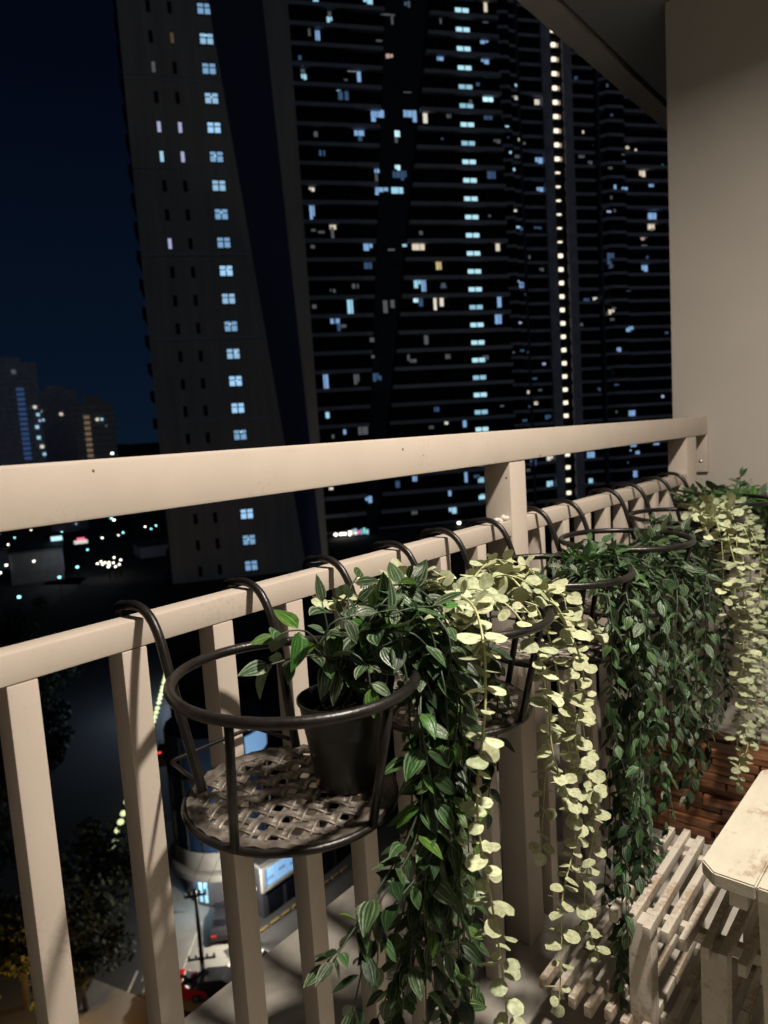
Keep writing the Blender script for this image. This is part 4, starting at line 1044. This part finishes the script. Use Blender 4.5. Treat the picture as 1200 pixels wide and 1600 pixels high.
lampdot = MB().lathe([(0, -.09), (.09, -.06), (.10, 0), (.09, .06), (0, .09)], 8).mesh('ceiling_bulb', G['C'])
for k in range(-3, 21):
    z = H0 + 47.53 - 3.095 * k
    f = ob('window', fr_w, ta, (2.18, 0, z)); ob('pane', R.choice(PWA), f)
    if k % 2 == 1 or k == 12:
        ob('bulb', lampdot, f, (R.uniform(-.2, .3), -0.03, R.uniform(.05, .35)))
    for u, c in ((-3.70, 'L'), (-1.47, 'R')):
        key = {(4, 'L'): 'v', (4, 'R'): 'v', (5, 'L'): 'c', (5, 'R'): 'v', (8, 'L'): 'v', (1, 'R'): 'o', (2, 'L'): 'd'}.get((k, c))
        f = ob('window', fr_n, ta, (u, 0, z - .1)); ob('pane', PN[key] if key else PND, f)

# ---- striped tower
tb = tower_root('apartment_tower', 'wide dark tower with pale balcony edges and a column of lit cyan windows', (-67.47, 109.71))
MB().box((-29.3, 1.0, 0), (7.0, 22, H0 + 84)).obj('glass_wall', M['dglass'], tb)
MB().box((-33.5, 0.2, 0), (-29.31, 22, H0 + 84)).obj('end_wall', M['conc'], tb)
l1 = lambda z: -13.24 + (z - 70) * .1045
l2 = lambda z: -5.41 + (z - 70) * .1665
za, zb = -17, 83
MB().prism([(l1(za) + .3, za + H0), (l2(za) - .3, za + H0), (l2(zb) - .3, zb + H0), (l1(zb) + .3, zb + H0)], -0.994, -0.972, m90).obj('slanted_panel', M['band'], tb)
divs = MB()
for k in range(-17, 16):
    z = 29.82 - 3.088 * k
    if z > 80 or z < -18: continue
    MB().box((-29.3, 0, H0 + z - .32), (l1(z), .995, H0 + z + .32)).obj('balcony_edge', M['slab'], tb)
    MB().box((l2(z), 0, H0 + z - .32), (6.9, .995, H0 + z + .32)).obj('balcony_edge', M['slab'], tb)
    for u in (-25.2, -21.0, -4.6, -2.2, 3.4):
        if u < l1(z) - 1 or u > l2(z) + 1:
            divs.box((u - .10, .35, H0 + z + .33), (u + .10, .994, H0 + z + 2.74))
divs.obj('balcony_divider', M['dark'], tb)['kind'] = 'stuff'
pm = window_mesh(2.45, .72, .08, False)
pm.box((-.09, -.066, -.36), (.09, -.028, .36))
fr_p = pm.mesh('window', M['frame'])
PP = [MB().box((-1.225, -.024, -.36), (1.225, -.004, .36)).mesh('pane', m) for m in (G['P'], glow('corridor_window_glow_soft', (0.42, 0.80, 1.0), 0.66))]
for k in range(-3, 29):
    z = 71.2 - 3.098 * k
    if z < -14: continue
    f = ob('window', fr_p, tb, (.62, .96, H0 + z)); ob('pane', R.choice(PP), f)
def lit_window(par, u, y, z, w, h, c):
    """a lit room behind a balcony: pane with a thin dark frame and sometimes a curtain across part of it"""
    b = .05
    mb = MB().box((-w / 2 - b, -.05, -h / 2 - b), (w / 2 + b, .0, -h / 2)).box((-w / 2 - b, -.05, h / 2), (w / 2 + b, .0, h / 2 + b)).box((-w / 2 - b, -.05, -h / 2), (-w / 2, .0, h / 2)).box((w / 2, -.05, -h / 2), (w / 2 + b, .0, h / 2))
    f = mb.obj('window', M['frame'], par, loc=(u, y, z))
    MB().box((-w / 2, -.03, -h / 2), (w / 2, -.002, h / 2)).obj('pane', G[c], f)
    if w > .8 and h > .5:
        s_ = 1 if R.random() < .5 else -1
        MB().box((s_ * w * .12 - .05, -.042, -h / 2), (s_ * w * .12 + .05, -.031, h / 2)).obj('mullion', M['frame'], f)
        if R.random() < .5:
            q = -h / 2 + h * R.uniform(.2, .45)
            xa, xb = sorted((s_ * w * .14, s_ * w * .5))
            MB().box((xa, -.046, -h / 2), (xb, -.031, q)).obj('curtain', M['blue'], f)
for u, z, w, h, c in WIN_B:
    lit_window(tb, u, .985, z - EYE + H0, w, h, c)

# ---- far tower with the column of corridor lamps
tcx = tower_root('apartment_tower', 'far dark tower with stepped bays and a bright column of corridor lamps', (-73.68, 158.49))
MB().box((-15.5, 1.2, 0), (44, 24, H0 + 104)).obj('glass_wall', M['dglass'], tcx)
for a, b in ((-3.3, -1.05), (1.95, 4.1)):
    MB().box((a, -.15, 0), (b, 1.19, H0 + 104)).obj('pier', M['slabc'], tcx)
MB().box((-1.04, .7, 0), (1.94, 1.19, H0 + 104)).obj('corridor_recess', M['dark'], tcx)
def strip_poly(front, back=1.19):
    return [(x, y) for x, y in front] + [(front[-1][0], back), (front[0][0], back)]
FL = strip_poly([(-15.4, -1.6), (-13.4, -2.2), (-12.0, -2.2), (-11.2, -.9), (-9.8, -.9), (-8.9, .25), (-3.31, .25)])
FR = strip_poly([(4.11, .25), (9.6, .25), (10.3, -1.0), (11.6, -2.2), (15.6, -2.2), (17.2, -.5), (43.9, -.5)])
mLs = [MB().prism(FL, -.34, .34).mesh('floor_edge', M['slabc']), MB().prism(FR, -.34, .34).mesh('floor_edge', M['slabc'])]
lamp_b = MB().box((-.50, .40, -.42), (.50, .69, .42)).mesh('corridor_lamp', G['L'])
lamp_t = MB().box((-.50, .40, -.12), (.50, .69, .18)).mesh('corridor_lamp', G['L'])
side_b = MB().box((.70, .45, -.40), (1.20, .69, .40)).mesh('corridor_lamp', glow('corridor_lamp_side', (1.0, .8, .6), .35))
bal_p = MB().box((-1.03, .25, -.42), (1.93, .60, .42)).mesh('corridor_parapet', M['dark'])
for k in range(-3, 38):
    z = 83.7 - 3.088 * k
    if z < -20: break
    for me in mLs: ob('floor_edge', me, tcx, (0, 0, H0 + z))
    kk = k
    thin = 9 <= k <= 14
    ob('corridor_lamp', lamp_t if thin else lamp_b, tcx, (.1, 0, H0 + z + 1.55))
    if not thin and k < 12: ob('corridor_lamp', side_b, tcx, (.1, 0, H0 + z + 1.5))
    ob('corridor_parapet', bal_p, tcx, (0, 0, H0 + z))
bayg = MB()
for (a, b, y) in ((-13.2, -12.2, -1.9), (-11.0, -10.0, -.6), (11.9, 15.4, -1.9)):
    bayg.box((a, y, 0), (b, 1.195, H0 + 103))
bayg.obj('bay_glass', M['dglass'], tcx)
for a, b, y in ((9.7, 10.5, -.9), (-9.7, -9.0, -.7)):
    MB().box((a, y, 0), (b, 1.19, H0 + 103.5)).obj('corner_glazing', mat('bluish_corner_glass', (0.10, 0.115, 0.17), 0.5, var=.7, scale=1.6, spec=.1), tcx)
for u, z, w, h, c in WIN_C:
    y = 1.18
    for (a, b, yy) in ((-13.2, -12.2, -1.9), (-11.0, -10.0, -.6), (11.9, 15.4, -1.9)):
        if a - w / 2 < u < b + w / 2: y = yy - .02
    if -3.4 < u < 4.2: y = -.17
    lit_window(tcx, u, y, z - EYE + H0, w, h, c)

# faint lights on many floors of the two farther towers
rq = random.Random(21)
for i in range(36):
    k = rq.randint(-14, 14)
    z = 29.82 - 3.088 * k - rq.uniform(1.1, 1.9)
    u = rq.uniform(-28.5, 6.4)
    if l1(z) - .5 < u < l2(z) + .5 and rq.random() < .6: continue
    lit_window(tb, u, .985, H0 + z, rq.uniform(.3, 1.3), rq.uniform(.25, .9), rq.choice('dddeed'))
for i in range(84):
    z = 83.7 - 3.088 * rq.randint(2, 31) + rq.uniform(1.0, 2.0)
    u = rq.choice((rq.uniform(-14.8, -3.8), rq.uniform(4.6, 30), rq.uniform(9.6, 12.2), rq.uniform(-12, -9)))
    y = 1.18
    for (a, b, yy) in ((-13.2, -12.2, -1.9), (-11.0, -10.0, -.6), (11.9, 15.4, -1.9)):
        if a - .6 < u < b + .6: y = yy - .02
    lit_window(tcx, u, y, H0 + z, rq.uniform(.3, 1.2), rq.uniform(.3, .8), rq.choice('ddddeeeecv' if i % 6 else 'cwbyv'))

# ---- podium under the towers
pdm = tower_root('podium_building', 'dark car park podium below the two nearer towers', (-66.2, 51.26))
pdm['category'] = 'building'
MB().box((-8.5, -.9, 0), (75, 46, H0 - 16.4)).obj('wall', M['dark'], pdm)
MB().box((-8.6, -1.0, H0 - 16.39), (75.1, -.6, H0 - 15.5)).obj('parapet', M['dark'], pdm)
for i in range(4):
    z = 5 + i * 4.5
    MB().box((-7.5, -.93, z), (74, -.901, z + 1.2)).obj('vent_band', M['dglass'], pdm)

# ---- rounded corner building
DC = Vector((-50.1, 35.5, GZ))
rd = thing('round_building', 'rounded glass corner building with a pale canopy ring seen far below the front basket', 'building', DC)
MB().lathe([(3.7, 0), (3.7, 3.0)], 40).obj('entrance_wall', M['roof'], rd)
MB().lathe([(3.7, 3.0), (4.85, 3.0), (5.0, 3.12), (5.0, 3.60), (4.85, 3.72), (4.35, 3.72)], 56).obj('canopy', M['plaster'], rd, True, True)
MB().lathe([(4.35, 3.72), (4.35, 5.3), (4.28, 5.3)], 56).obj('plaster_band', M['plaster'], rd, True, True)
MB().lathe([(4.25, 5.3), (4.25, 15.2), (0, 15.2)], 40).obj('glazing', mat('blue_dark_glazing', (0.012, 0.030, 0.075), 0.45, var=0.4, scale=.5, spec=0.12), rd)
for k in range(18):
    a = 2 * pi * k / 18
    MB().box((4.22, -.04, 5.3), (4.34, .04, 15.2), Matrix.Rotation(a, 4, 'Z')).obj('mullion', M['polem'], rd)
for z in (8.4, 11.5):
    MB().lathe([(4.2, z), (4.36, z), (4.36, z + .22), (4.2, z + .22)], 40).obj('floor_band', M['polem'], rd)
def arc_panel(a0, a1, r, z0, z1, th=.06):
    mb = MB(); n = 8
    vs = []
    for i in range(n + 1):
        a = a0 + (a1 - a0) * i / n
        for rr in (r, r + th):
            for zz in (z0, z1): vs.append((rr * cos(a), rr * sin(a), zz))
    fs = []
    for i in range(n):
        o_ = i * 4
        fs += [(o_, o_ + 4, o_ + 5, o_ + 1), (o_ + 2, o_ + 3, o_ + 7, o_ + 6), (o_ + 1, o_ + 5, o_ + 7, o_ + 3), (o_, o_ + 2, o_ + 6, o_ + 4)]
    fs += [(0, 1, 3, 2), (4 * n, 4 * n + 2, 4 * n + 3, 4 * n + 1)]
    return mb.add(vs, fs)
ac = math.atan2(-35.5, 50.8)
arc_panel(ac + .55, ac + 1.35, 4.37, 12.6, 14.6).obj('lit_window', G['S'], rd)
arc_panel(ac - .74, ac - .66, 3.71, .4, 2.4).obj('lit_door', G['c'], rd)
arc_panel(ac - .60, ac - .52, 3.71, .4, 2.4).obj('lit_door', G['c'], rd)

# ---- shop front beside it
ks_ = thing('corner_shop', 'low dark shop with a pale framed lit blue sign beside the round building', 'shop', (-43.4, 35.6, GZ))
ks_.rotation_euler = (0, 0, pi / 2)
MB().box((-1.7, 0, 0), (7, 1.3, 4.4)).obj('wall', M['dark'], ks_)
MB().box((-1.8, -.25, 2.35), (7.1, -.001, 2.55)).box((-1.8, -.25, 4.25), (7.1, -.001, 4.5)).box((-1.8, -.25, 2.551), (-1.5, -.001, 4.249)).box((6.8, -.25, 2.551), (7.1, -.001, 4.249)).obj('sign_frame', M['plaster'], ks_)
for i in range(3):
    a = -1.42 + i * 1.3
    MB().box((a, -.12, 2.62), (a + 1.22, -.004, 4.15)).obj('lit_panel', G['S'], ks_)
    MB().box((a + .2, -.135, 3.1 + .2 * (i % 2)), (a + .95, -.121, 3.35 + .2 * (i % 2))).obj('sign_letters', G['e'], ks_)
MB().box((-1.8, .001, 4.401), (7.1, 1.4, 4.7)).obj('roof', M['roof'], ks_)
for i in range(4):
    MB().box((-1.2 + i * 2, -.05, .1), (.3 + i * 2, -.002, 2.1)).obj('shop_window', M['dglass'], ks_)

# ---- utility pole
up = thing('utility_pole', 'dark utility pole with crossarms and insulators standing in the lit car park far below', 'pole', (-41.6, 26.6, GZ))
MB().tube([(0, 0, 0), (0, 0, 4), (0, 0, 7.4)], [.17, .15, .11], 10).obj('pole', M['polem'], up)
for z, L, a in ((6.9, .8, .9), (2.0, 1.0, .8), (1.5, .7, -.6)):
    arm = MB().box((-L, -.06, z), (L, .06, z + .13), Matrix.Rotation(a, 4, 'Z')).obj('crossarm', M['polem'], up)
    for x in (-L * .9, -L * .4, L * .4, L * .9):
        MB().lathe([(0, .42), (.06, .40), (.09, .28), (.05, .13)], 8, (x * cos(a), x * sin(a), z)).obj('insulator', M['frame'], arm)
for (x, y) in ((.8, .25), (-.8, -.25)):
    MB().tube([(x * .7, y, 7.1), (x - 6, y + 7, 6.6), (x - 12, y + 14, 7.4)], .022, 5).obj('cable', M['polem'], up)

# ---- vehicles
def car(label, loc, rz, paint, tail=True, group='cars seen far below the balcony'):
    t = thing('car', label, 'car', (loc[0], loc[1], GZ + .026), group)
    t.rotation_euler = (0, 0, rz)
    prof = [(-2.1, .30), (-2.15, .75), (-1.9, .98), (-1.45, 1.02), (-1.0, 1.42), (.35, 1.45), (1.05, 1.0), (1.9, .88), (2.15, .62), (2.1, .30)]
    bm_ = MB()
    n = len(prof)
    vs = []
    for s_ in (-1, 1):
        for x, z in prof: vs.append((x, s_ * (.86 if z < 1.1 else .68), z))
    fs = [tuple(range(n)), tuple(reversed(range(n, 2 * n)))] + [(i, n + i, n + (i + 1) % n, (i + 1) % n) for i in range(n)]
    bm_.add(vs, [f[::-1] for f in fs]).obj('body', paint, t)
    for a, b in (((-1.38, .99 + .06), (-1.02, 1.38)), ((.42, 1.40), (1.0, 1.04))):
        (xa, za_), (xb, zb_) = a, b
        MB().add([(xa - .02, -.66, za_ + .03), (xb + (.02 if xb > 0 else -.02), -.66, zb_ + .03), (xb + (.02 if xb > 0 else -.02), .66, zb_ + .03), (xa - .02, .66, za_ + .03)], [(0, 1, 2, 3)]).obj('windscreen', M['dglass'], t)
    for x in (-1.35, 1.35):
        for s_ in (-1, 1):
            wh = MB().tube([(0, -.1, 0), (0, .1, 0)], .31, 14).obj('wheel', M['tyre'], t, loc=(x, s_ * .80, .315))
            MB().tube([(0, -.105, 0), (0, .105, 0)], .17, 10).obj('rim', M['frame'], wh)
    for s_ in (-1, 1):
        MB().box((-2.22, s_ * .62 - .2, .66), (-2.13, s_ * .62 + .2, .84)).obj('tail_light', G['r'] if tail else M['carred'], t)
        MB().box((2.06, s_ * .62 - .18, .62), (2.16, s_ * .62 + .18, .76)).obj('headlight', M['frame'], t)
    return t
rdir = math.atan2(48.9 - 36, -80.7 + 62)
car('dark car with glowing red tail lights driving away on the blue lit road', (-79.3, 48.0), rdir, M['cardark'])
car('red car parked at the foot of the utility pole', (-42.2, 25.0), 0.7, M['carred'], False)
car('black car parked behind the balcony ledge, next to the red car', (-40.0, 26.9), 0.7, M['cardark'], False)
car('white car parked in the lit lot beyond the two darker cars', (-39.2, 29.6), 0.5, M['carwhite'], False)
car('dark car parked under the round building canopy beside the lit door', (-45.4, 31.4), 2.4, M['cardark'], False)

# ---- trees
def crown_mesh(seed, rad, hgt, nl=2600):
    r = random.Random(seed); mb = MB()
    cl = [(Vector((r.gauss(0, rad * .45), r.gauss(0, rad * .45), hgt * (.55 + .22 * r.random() + .10 * r.gauss(0, 1)))), rad * r.uniform(.28, .5)) for _ in range(16)]
    for i in range(nl):
        c, cr = r.choice(cl)
        d = Vector((r.gauss(0, 1), r.gauss(0, 1), r.gauss(0, .8))).normalized()
        p = c + d * cr * r.random() ** .4
        s_ = r.uniform(.12, .30)
        q = Matrix.Translation(p) @ Matrix.Rotation(r.uniform(0, 6), 4, 'Z') @ Matrix.Rotation(r.uniform(-1.2, 1.2), 4, 'X')
        mb.add([q @ Vector(k) for k in ((-s_ * .5, -s_, 0), (s_ * .5, -s_ * .7, 0), (s_ * .6, s_ * .8, 0), (-s_ * .4, s_, 0))], [(0, 1, 2, 3)])
    return mb.mesh('crown', M['tree'])
def trunk_mesh(seed, hgt, rad):
    r = random.Random(seed); mb = MB()
    mb.tube([(0, 0, 0), (.1, .05, hgt * .25), (0, .1, hgt * .5), (.1, 0, hgt * .75)], [.28, .22, .16, .06], 8)
    for k in range(5):
        a = r.uniform(0, 6.3); z = hgt * r.uniform(.3, .5)
        mb.tube([(0, 0, z), (cos(a) * rad * .3, sin(a) * rad * .3, z + hgt * .12), (cos(a) * rad * .6, sin(a) * rad * .6, z + hgt * .2)], [.12, .08, .03], 6)
    return mb.mesh('trunk', M['bark'])
CR = [crown_mesh(s, 3.6, 9.0) for s in (1, 2, 3)]
TR = [trunk_mesh(s, 9.0, 3.6) for s in (1, 2, 3)]
TP = [(-52.5, 24.0, 1.05), (-50.5, 17.8, 1.0), (-46.6, 20.2, .72), (-61, 19.0, 1.0), (-66, 13.0, 1.1), (-57, 14.5, 1.1), (-70.5, 21, 1.1), (-78, 27.5, 1.0), (-75, 24, 1.2), (-80, 33.0, 1.0), (-90, 37, 1.1), (-84, 29, 1.2), (-99, 35, 1.2), (-104, 44, 1.1), (-114, 41, 1.3), (-120, 50, 1.2), (-130, 47, 1.3), (-142, 56, 1.3), (-152, 48, 1.4), (-60, 8, 1.2), (-48.6, 13.0, .9)]
TL = ['dark leafy tree beside the road below the first baluster gap, touched by orange lamp light', 'tree whose lower leaves glow orange at the lower left corner']
for i, (x, y, s_) in enumerate(TP):
    t = thing('tree', TL[i] if i < 2 else 'dark leafy city tree in the unlit area below the left of the railing', 'tree', (x, y, GZ), 'dark trees below the balcony')
    t.rotation_euler = (0, 0, i * 1.3); t.scale = (s_, s_, s_)
    ob('trunk', TR[i % 3], t); ob('crown', CR[i % 3], t)

# ---- lights on the ground
def street_lamp(x, y, z0, h, c, label, group, r_=.28, nm='street_lamp'):
    t = thing(nm, label, 'street lamp', (x, y, z0), group)
    MB().tube([(0, 0, 0), (0, 0, h * .6), (0, 0, h)], [.09, .07, .05], 6).obj('post', M['polem'], t)
    MB().lathe([(0, -r_ * .7), (r_ * .75, -r_ * .5), (r_, 0), (r_ * .7, r_ * .6), (0, r_ * .75)], 10, (0, 0, h + r_ * .7)).obj('lamp_head', G[c], t)
    return t
LG = [(-226.3, 88.9, 's'), (-213.1, 81.8, 's'), (-224.4, 96.4, 's'), (-255.0, 135.8, 's'), (-380.2, 215.2, 't'), (-350.5, 198.4, 't'), (-324.6, 178.6, 't'), (-314.0, 174.0, 's'), (-269.5, 163.2, 's'), (-267.2, 167.0, 't'), (-361.1, 156.7, 's'), (-261.1, 148.1, 't'), (-186.3, 86.2, 't'), (-170.3, 68.9, 't'), (-197.5, 96.8, 't')]
LGL = ['white street lamp beside the left end of the pale warehouse', 'white street lamp in front of the warehouse, lowest at the left edge', 'white street lamp at the right foot of the warehouse', 'white street lamp alone above the market cluster',
       'upper teal lamp of the highest pair under the top rail', 'lower teal lamp of the highest pair under the top rail', 'teal lamp touching a white one, right of the red topped sign', 'white lamp touching a teal one, right of the red topped sign',
       'white lamp just left of the concrete tower between the rails', 'teal lamp close to the left edge of the concrete tower', 'small white lamp above the roof of the warehouse', 'teal lamp halfway between the market cluster and the top rail',
       'teal lamp below the market cluster, near the first hook', 'teal lamp lowest at the left, just above the lower rail', 'teal lamp in the dark below and left of the market cluster']
for (x, y, c), lb in zip(LG, LGL):
    street_lamp(x, y, GZ, 6.5, c, lb, 'street lamps in the city', .42 if abs(x) < 300 else .6)
LX = []
rl = random.Random(9)
for i in range(48):
    d_ = rl.uniform(240, 600); a_ = radians(rl.uniform(147, 163))
    LX.append((d_ * cos(a_), d_ * sin(a_), rl.choice('sstt')))
for x, y, c in LX:
    street_lamp(x, y, GZ, rl.uniform(4, 9), c, 'faint %s street lamp scattered far off between the two rails' % ('white' if c == 's' else 'teal'), 'scattered far street lamps', .34)
for x, y in ((-218.5, 119.8), (-215.0, 113.3), (-212.4, 110.7), (-211.6, 112.8), (-210.8, 113.7), (-208.1, 113.7), (-203.1, 112.9), (-200.6, 110.2), (-202.5, 108.9), (-207, 111.5), (-205, 110.6), (-209, 110.6), (-211.0, 117.9)):
    street_lamp(x, y, GZ, 4.0, 's', 'white bulb in the tight cluster of market lights below the top rail', 'cluster of market lights', .36, 'market_lamp')
BD = [(-106.3, 66.2), (-93.7, 56.5), (-86.7, 51.0), (-77, 43.0), (-67.8, 35.6), (-64.7, 33.1), (-60.7, 30.0)]
BP = spline([(x, y, 0) for x, y in BD], .5)
for i in range(34):
    p = BP[int(i * (len(BP) - 1) / 33)]
    street_lamp(p.x, p.y, GZ, .9, 'k', 'yellow-green bollard light in the row edging the curved road', 'bollard lights along the road', .36, 'bollard_light')
for (u, z, c) in ((-28.6, 0, 's'), (-27.7, 0, 's'), (-27.1, -.4, 's'), (-25.3, -1.2, 's'), (-7.1, 0, 's')):
    p = Matrix.Translation((-67.47, 109.71, 0)) @ Matrix.Rotation(ANG, 4, 'Z') @ Vector((u, -6, 0))
    street_lamp(p.x, p.y, GZ + 22.6, .35, c, 'white deck lamp on the podium roof under the striped tower', 'deck lamps on the podium', .34, 'deck_lamp')
kq = thing('deck_kiosk', 'small podium kiosk with pale and coloured lit panels', 'kiosk', (-67.47, 109.71, GZ + 22.6))
kq.rotation_euler = (0, 0, ANG)
MB().box((-26.6, -6.2, 0), (-23.0, -4.5, 1.3)).obj('wall', M['dark'], kq)
for i, c in enumerate('swcRbgc'):
    MB().box((-26.5 + i * .5, -6.3, .25 + .1 * (i % 2)), (-26.12 + i * .5, -6.205, 1.0 + .15 * (i % 3))).obj('lit_panel', G[c], kq)

# real light from lamps that light the ground
def glowlamp(nm, loc, col, e, rad=.25):
    l = bpy.data.lights.new(nm, 'POINT'); l.energy = e; l.color = col; l.shadow_soft_size = rad
    o = bpy.data.objects.new(nm, l); COL.objects.link(o); o.location = loc
tl = street_lamp(-41.6, 31.6, GZ, 4.4, 's', 'street lamp lighting the pale car park, hidden behind the second baluster', None, .3)
glowlamp('car_park_light', (-42.1, 31.3, GZ + 5.0), (1.0, .92, .76), 3300)
glowlamp('canopy_light', (-49.0, 31.3, GZ + 2.6), (.50, .78, 1.0), 150)
tl = street_lamp(-90.9, 58.6, GZ, 8.0, 't', 'cool street lamp over the blue lit stretch of road', None, .3)
glowlamp('road_light', (-90.5, 58.0, GZ + 7.6), (.62, .78, 1.0), 5200)
tl = street_lamp(-45.6, 13.6, GZ, 5.0, 'o', 'orange street lamp among the trees at the lower left corner', None, .3)
glowlamp('orange_light', (-46.2, 15.4, GZ + 4.6), (1.0, .50, .10), 900)

# ---- low buildings
wh = thing('warehouse', 'low pale walled warehouse seen between the two rails at the left edge', 'warehouse', (-224, 97, GZ))
wh.rotation_euler = (0, 0, math.atan2(103.4 - 90.6, 6.2))
MB().box((-7.5, 0, 0), (7.5, 22, 9.6)).obj('wall', M['plaster'], wh)
MB().box((-7.9, -.4, 9.601), (7.9, 22.4, 10.3)).obj('roof', M['roof'], wh)
MB().box((7.51, .2, 3), (7.62, 2.6, 9.0)).obj('side_wall_glow', glow('lit_side_wall_glow', (.35, .45, .8), .10), wh)  # glowing sheet standing in for light falling on the side wall
glowlamp('warehouse_light', (-214, 99, GZ + 9), (.8, .9, 1.0), 650)
sg = thing('lit_sign', 'cyan lit sign on a post above the warehouse roof', 'sign', (-232, 108, GZ))
MB().tube([(0, 0, 0), (0, 0, 8), (0, 0, 14)], .15, 6).obj('post', M['polem'], sg)
MB().box((-.2, -1.9, 11.2), (.2, 1.5, 12.6), Matrix.Rotation(-.45, 4, 'Z')).obj('face', G['C'], sg)
sg = thing('lit_sign', 'white lit sign with a red top band between the two rails', 'sign', (-238.97, 119.35, GZ))
MB().tube([(0, 0, 0), (0, 0, 5), (0, 0, 8)], .15, 6).obj('post', M['polem'], sg)
MB().box((-.2, -2.2, 8.0), (.2, 2.2, 9.2), Matrix.Rotation(-.45, 4, 'Z')).obj('face', G['w'], sg)
MB().box((-.2, -1.2, 9.201), (.2, 1.4, 10.1), Matrix.Rotation(-.45, 4, 'Z')).obj('top_band', G['R'], sg)
rb_ = random.Random(5)
for i in range(46):
    d_ = rb_.uniform(150, 520); a_ = radians(rb_.uniform(140, 171))
    x, y = d_ * cos(a_), d_ * sin(a_)
    if (Vector((x, y)) - Vector((-224, 97))).length < 32: continue
    if d_ < 245 and a_ < radians(159): continue
    w_, l_, h_ = rb_.uniform(5, 11), rb_.uniform(6, 14), rb_.choice((4, 6, 7, 9, 12))
    t = thing('low_building', 'low flat roofed building in the dark city between the two rails', 'building', (x, y, GZ), 'low buildings of the dark city')
    t.rotation_euler = (0, 0, rb_.uniform(0, 1.5))
    MB().box((-w_, -l_, 0), (w_, l_, h_)).obj('wall', rb_.choice((M['dark'], M['slab'], M['roof'])), t)
    MB().box((-w_ - .3, -l_ - .3, h_ + .001), (w_ + .3, l_ + .3, h_ + .5)).obj('roof', M['roof'], t)
    for q in range(rb_.randint(1, 3)):
        yy = rb_.uniform(-l_ + 1, l_ - 1)
        f = MB().box((w_ + .001, yy - .7, h_ * .5 - .5), (w_ + .08, yy + .7, h_ * .5 + .6)).obj('window', M['frame'], t)
        MB().box((w_ + .081, yy - .6, h_ * .5 - .4), (w_ + .11, yy + .6, h_ * .5 + .5)).obj('pane', G[rb_.choice('eddeb')], f)

# ---- distant towers at the left edge
def far_tower(label, c, hw, top, m, strip=None, lights=(), floors=True):
    t = thing('distant_tower', label, 'tower', (c[0], c[1], GZ))
    ta_ = math.atan2(-c[1], -c[0]) + pi / 2
    t.rotation_euler = (0, 0, ta_)
    H_ = top - GZ
    MB().box((-hw, 0, 0), (hw, hw * 1.6, H_)).obj('wall', m, t)
    MB().box((-hw * .5, hw * .3, H_ + .001), (hw * .4, hw * 1.2, H_ + 4)).obj('roof_block', m, t)
    if floors:
        k = 8
        while k < H_ - 3:
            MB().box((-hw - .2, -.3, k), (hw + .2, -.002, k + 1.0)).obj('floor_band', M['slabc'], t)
            k += 3.6
    if strip:
        u, wd, z0, z1, c_ = strip
        k = z0
        while k < z1:
            MB().box((u - wd, -.5, k - GZ), (u + wd, -.31, k - GZ + 1.9)).obj('window', c_, t)
            k += 3.2
    for (u, z, s_, c_) in lights:
        MB().box((u - s_, -.6, z - GZ - s_), (u + s_, -.32, z - GZ + s_)).obj('window', G[c_], t)
    return t
dimb = glow('far_strip_blue', (.18, .40, 1.0), .12); dimw = glow('far_strip_warm', (1.0, .70, .45), .13)
far_tower('tallest distant tower at the left edge with a faint blue strip of windows', (-477.6, 204), 15.5, 63, M['slabc'], (4.5, 2.2, 0, 45, dimb), [(12, 34, .9, 'w'), (13.3, 29, .9, 'c'), (12, 21, 1, 'c'), (12.2, 14, 1, 'c'), (13.6, 8, 1, 'w'), (14.5, 3, .9, 'c'), (14, 25, .7, 'v'), (2, 57, 1.3, 'd'), (-8, 56, 1.2, 'd')])
far_tower('middle distant tower, dim and narrow, between two others', (-556, 271), 14.5, 53, M['slabc'], None, [(1.5, 34, 1.1, 'y'), (-13, 37, .9, 'w'), (-12, 30, .9, 'c')])
far_tower('short distant tower with a warm lit strip of windows', (-395.4, 213.5), 10.8, 31, M['conc'], (-4.2, 1.6, -20, 23, dimw), [(1.5, 21, .8, 'w'), (4.0, 21, .7, 'c'), (6, 17, .5, 'd')])
lo_ = street_lamp(-348.1, 195.75, GZ, 38.0, 's', 'tiny mast light on the skyline just above the top rail', None, .8, 'mast_light')
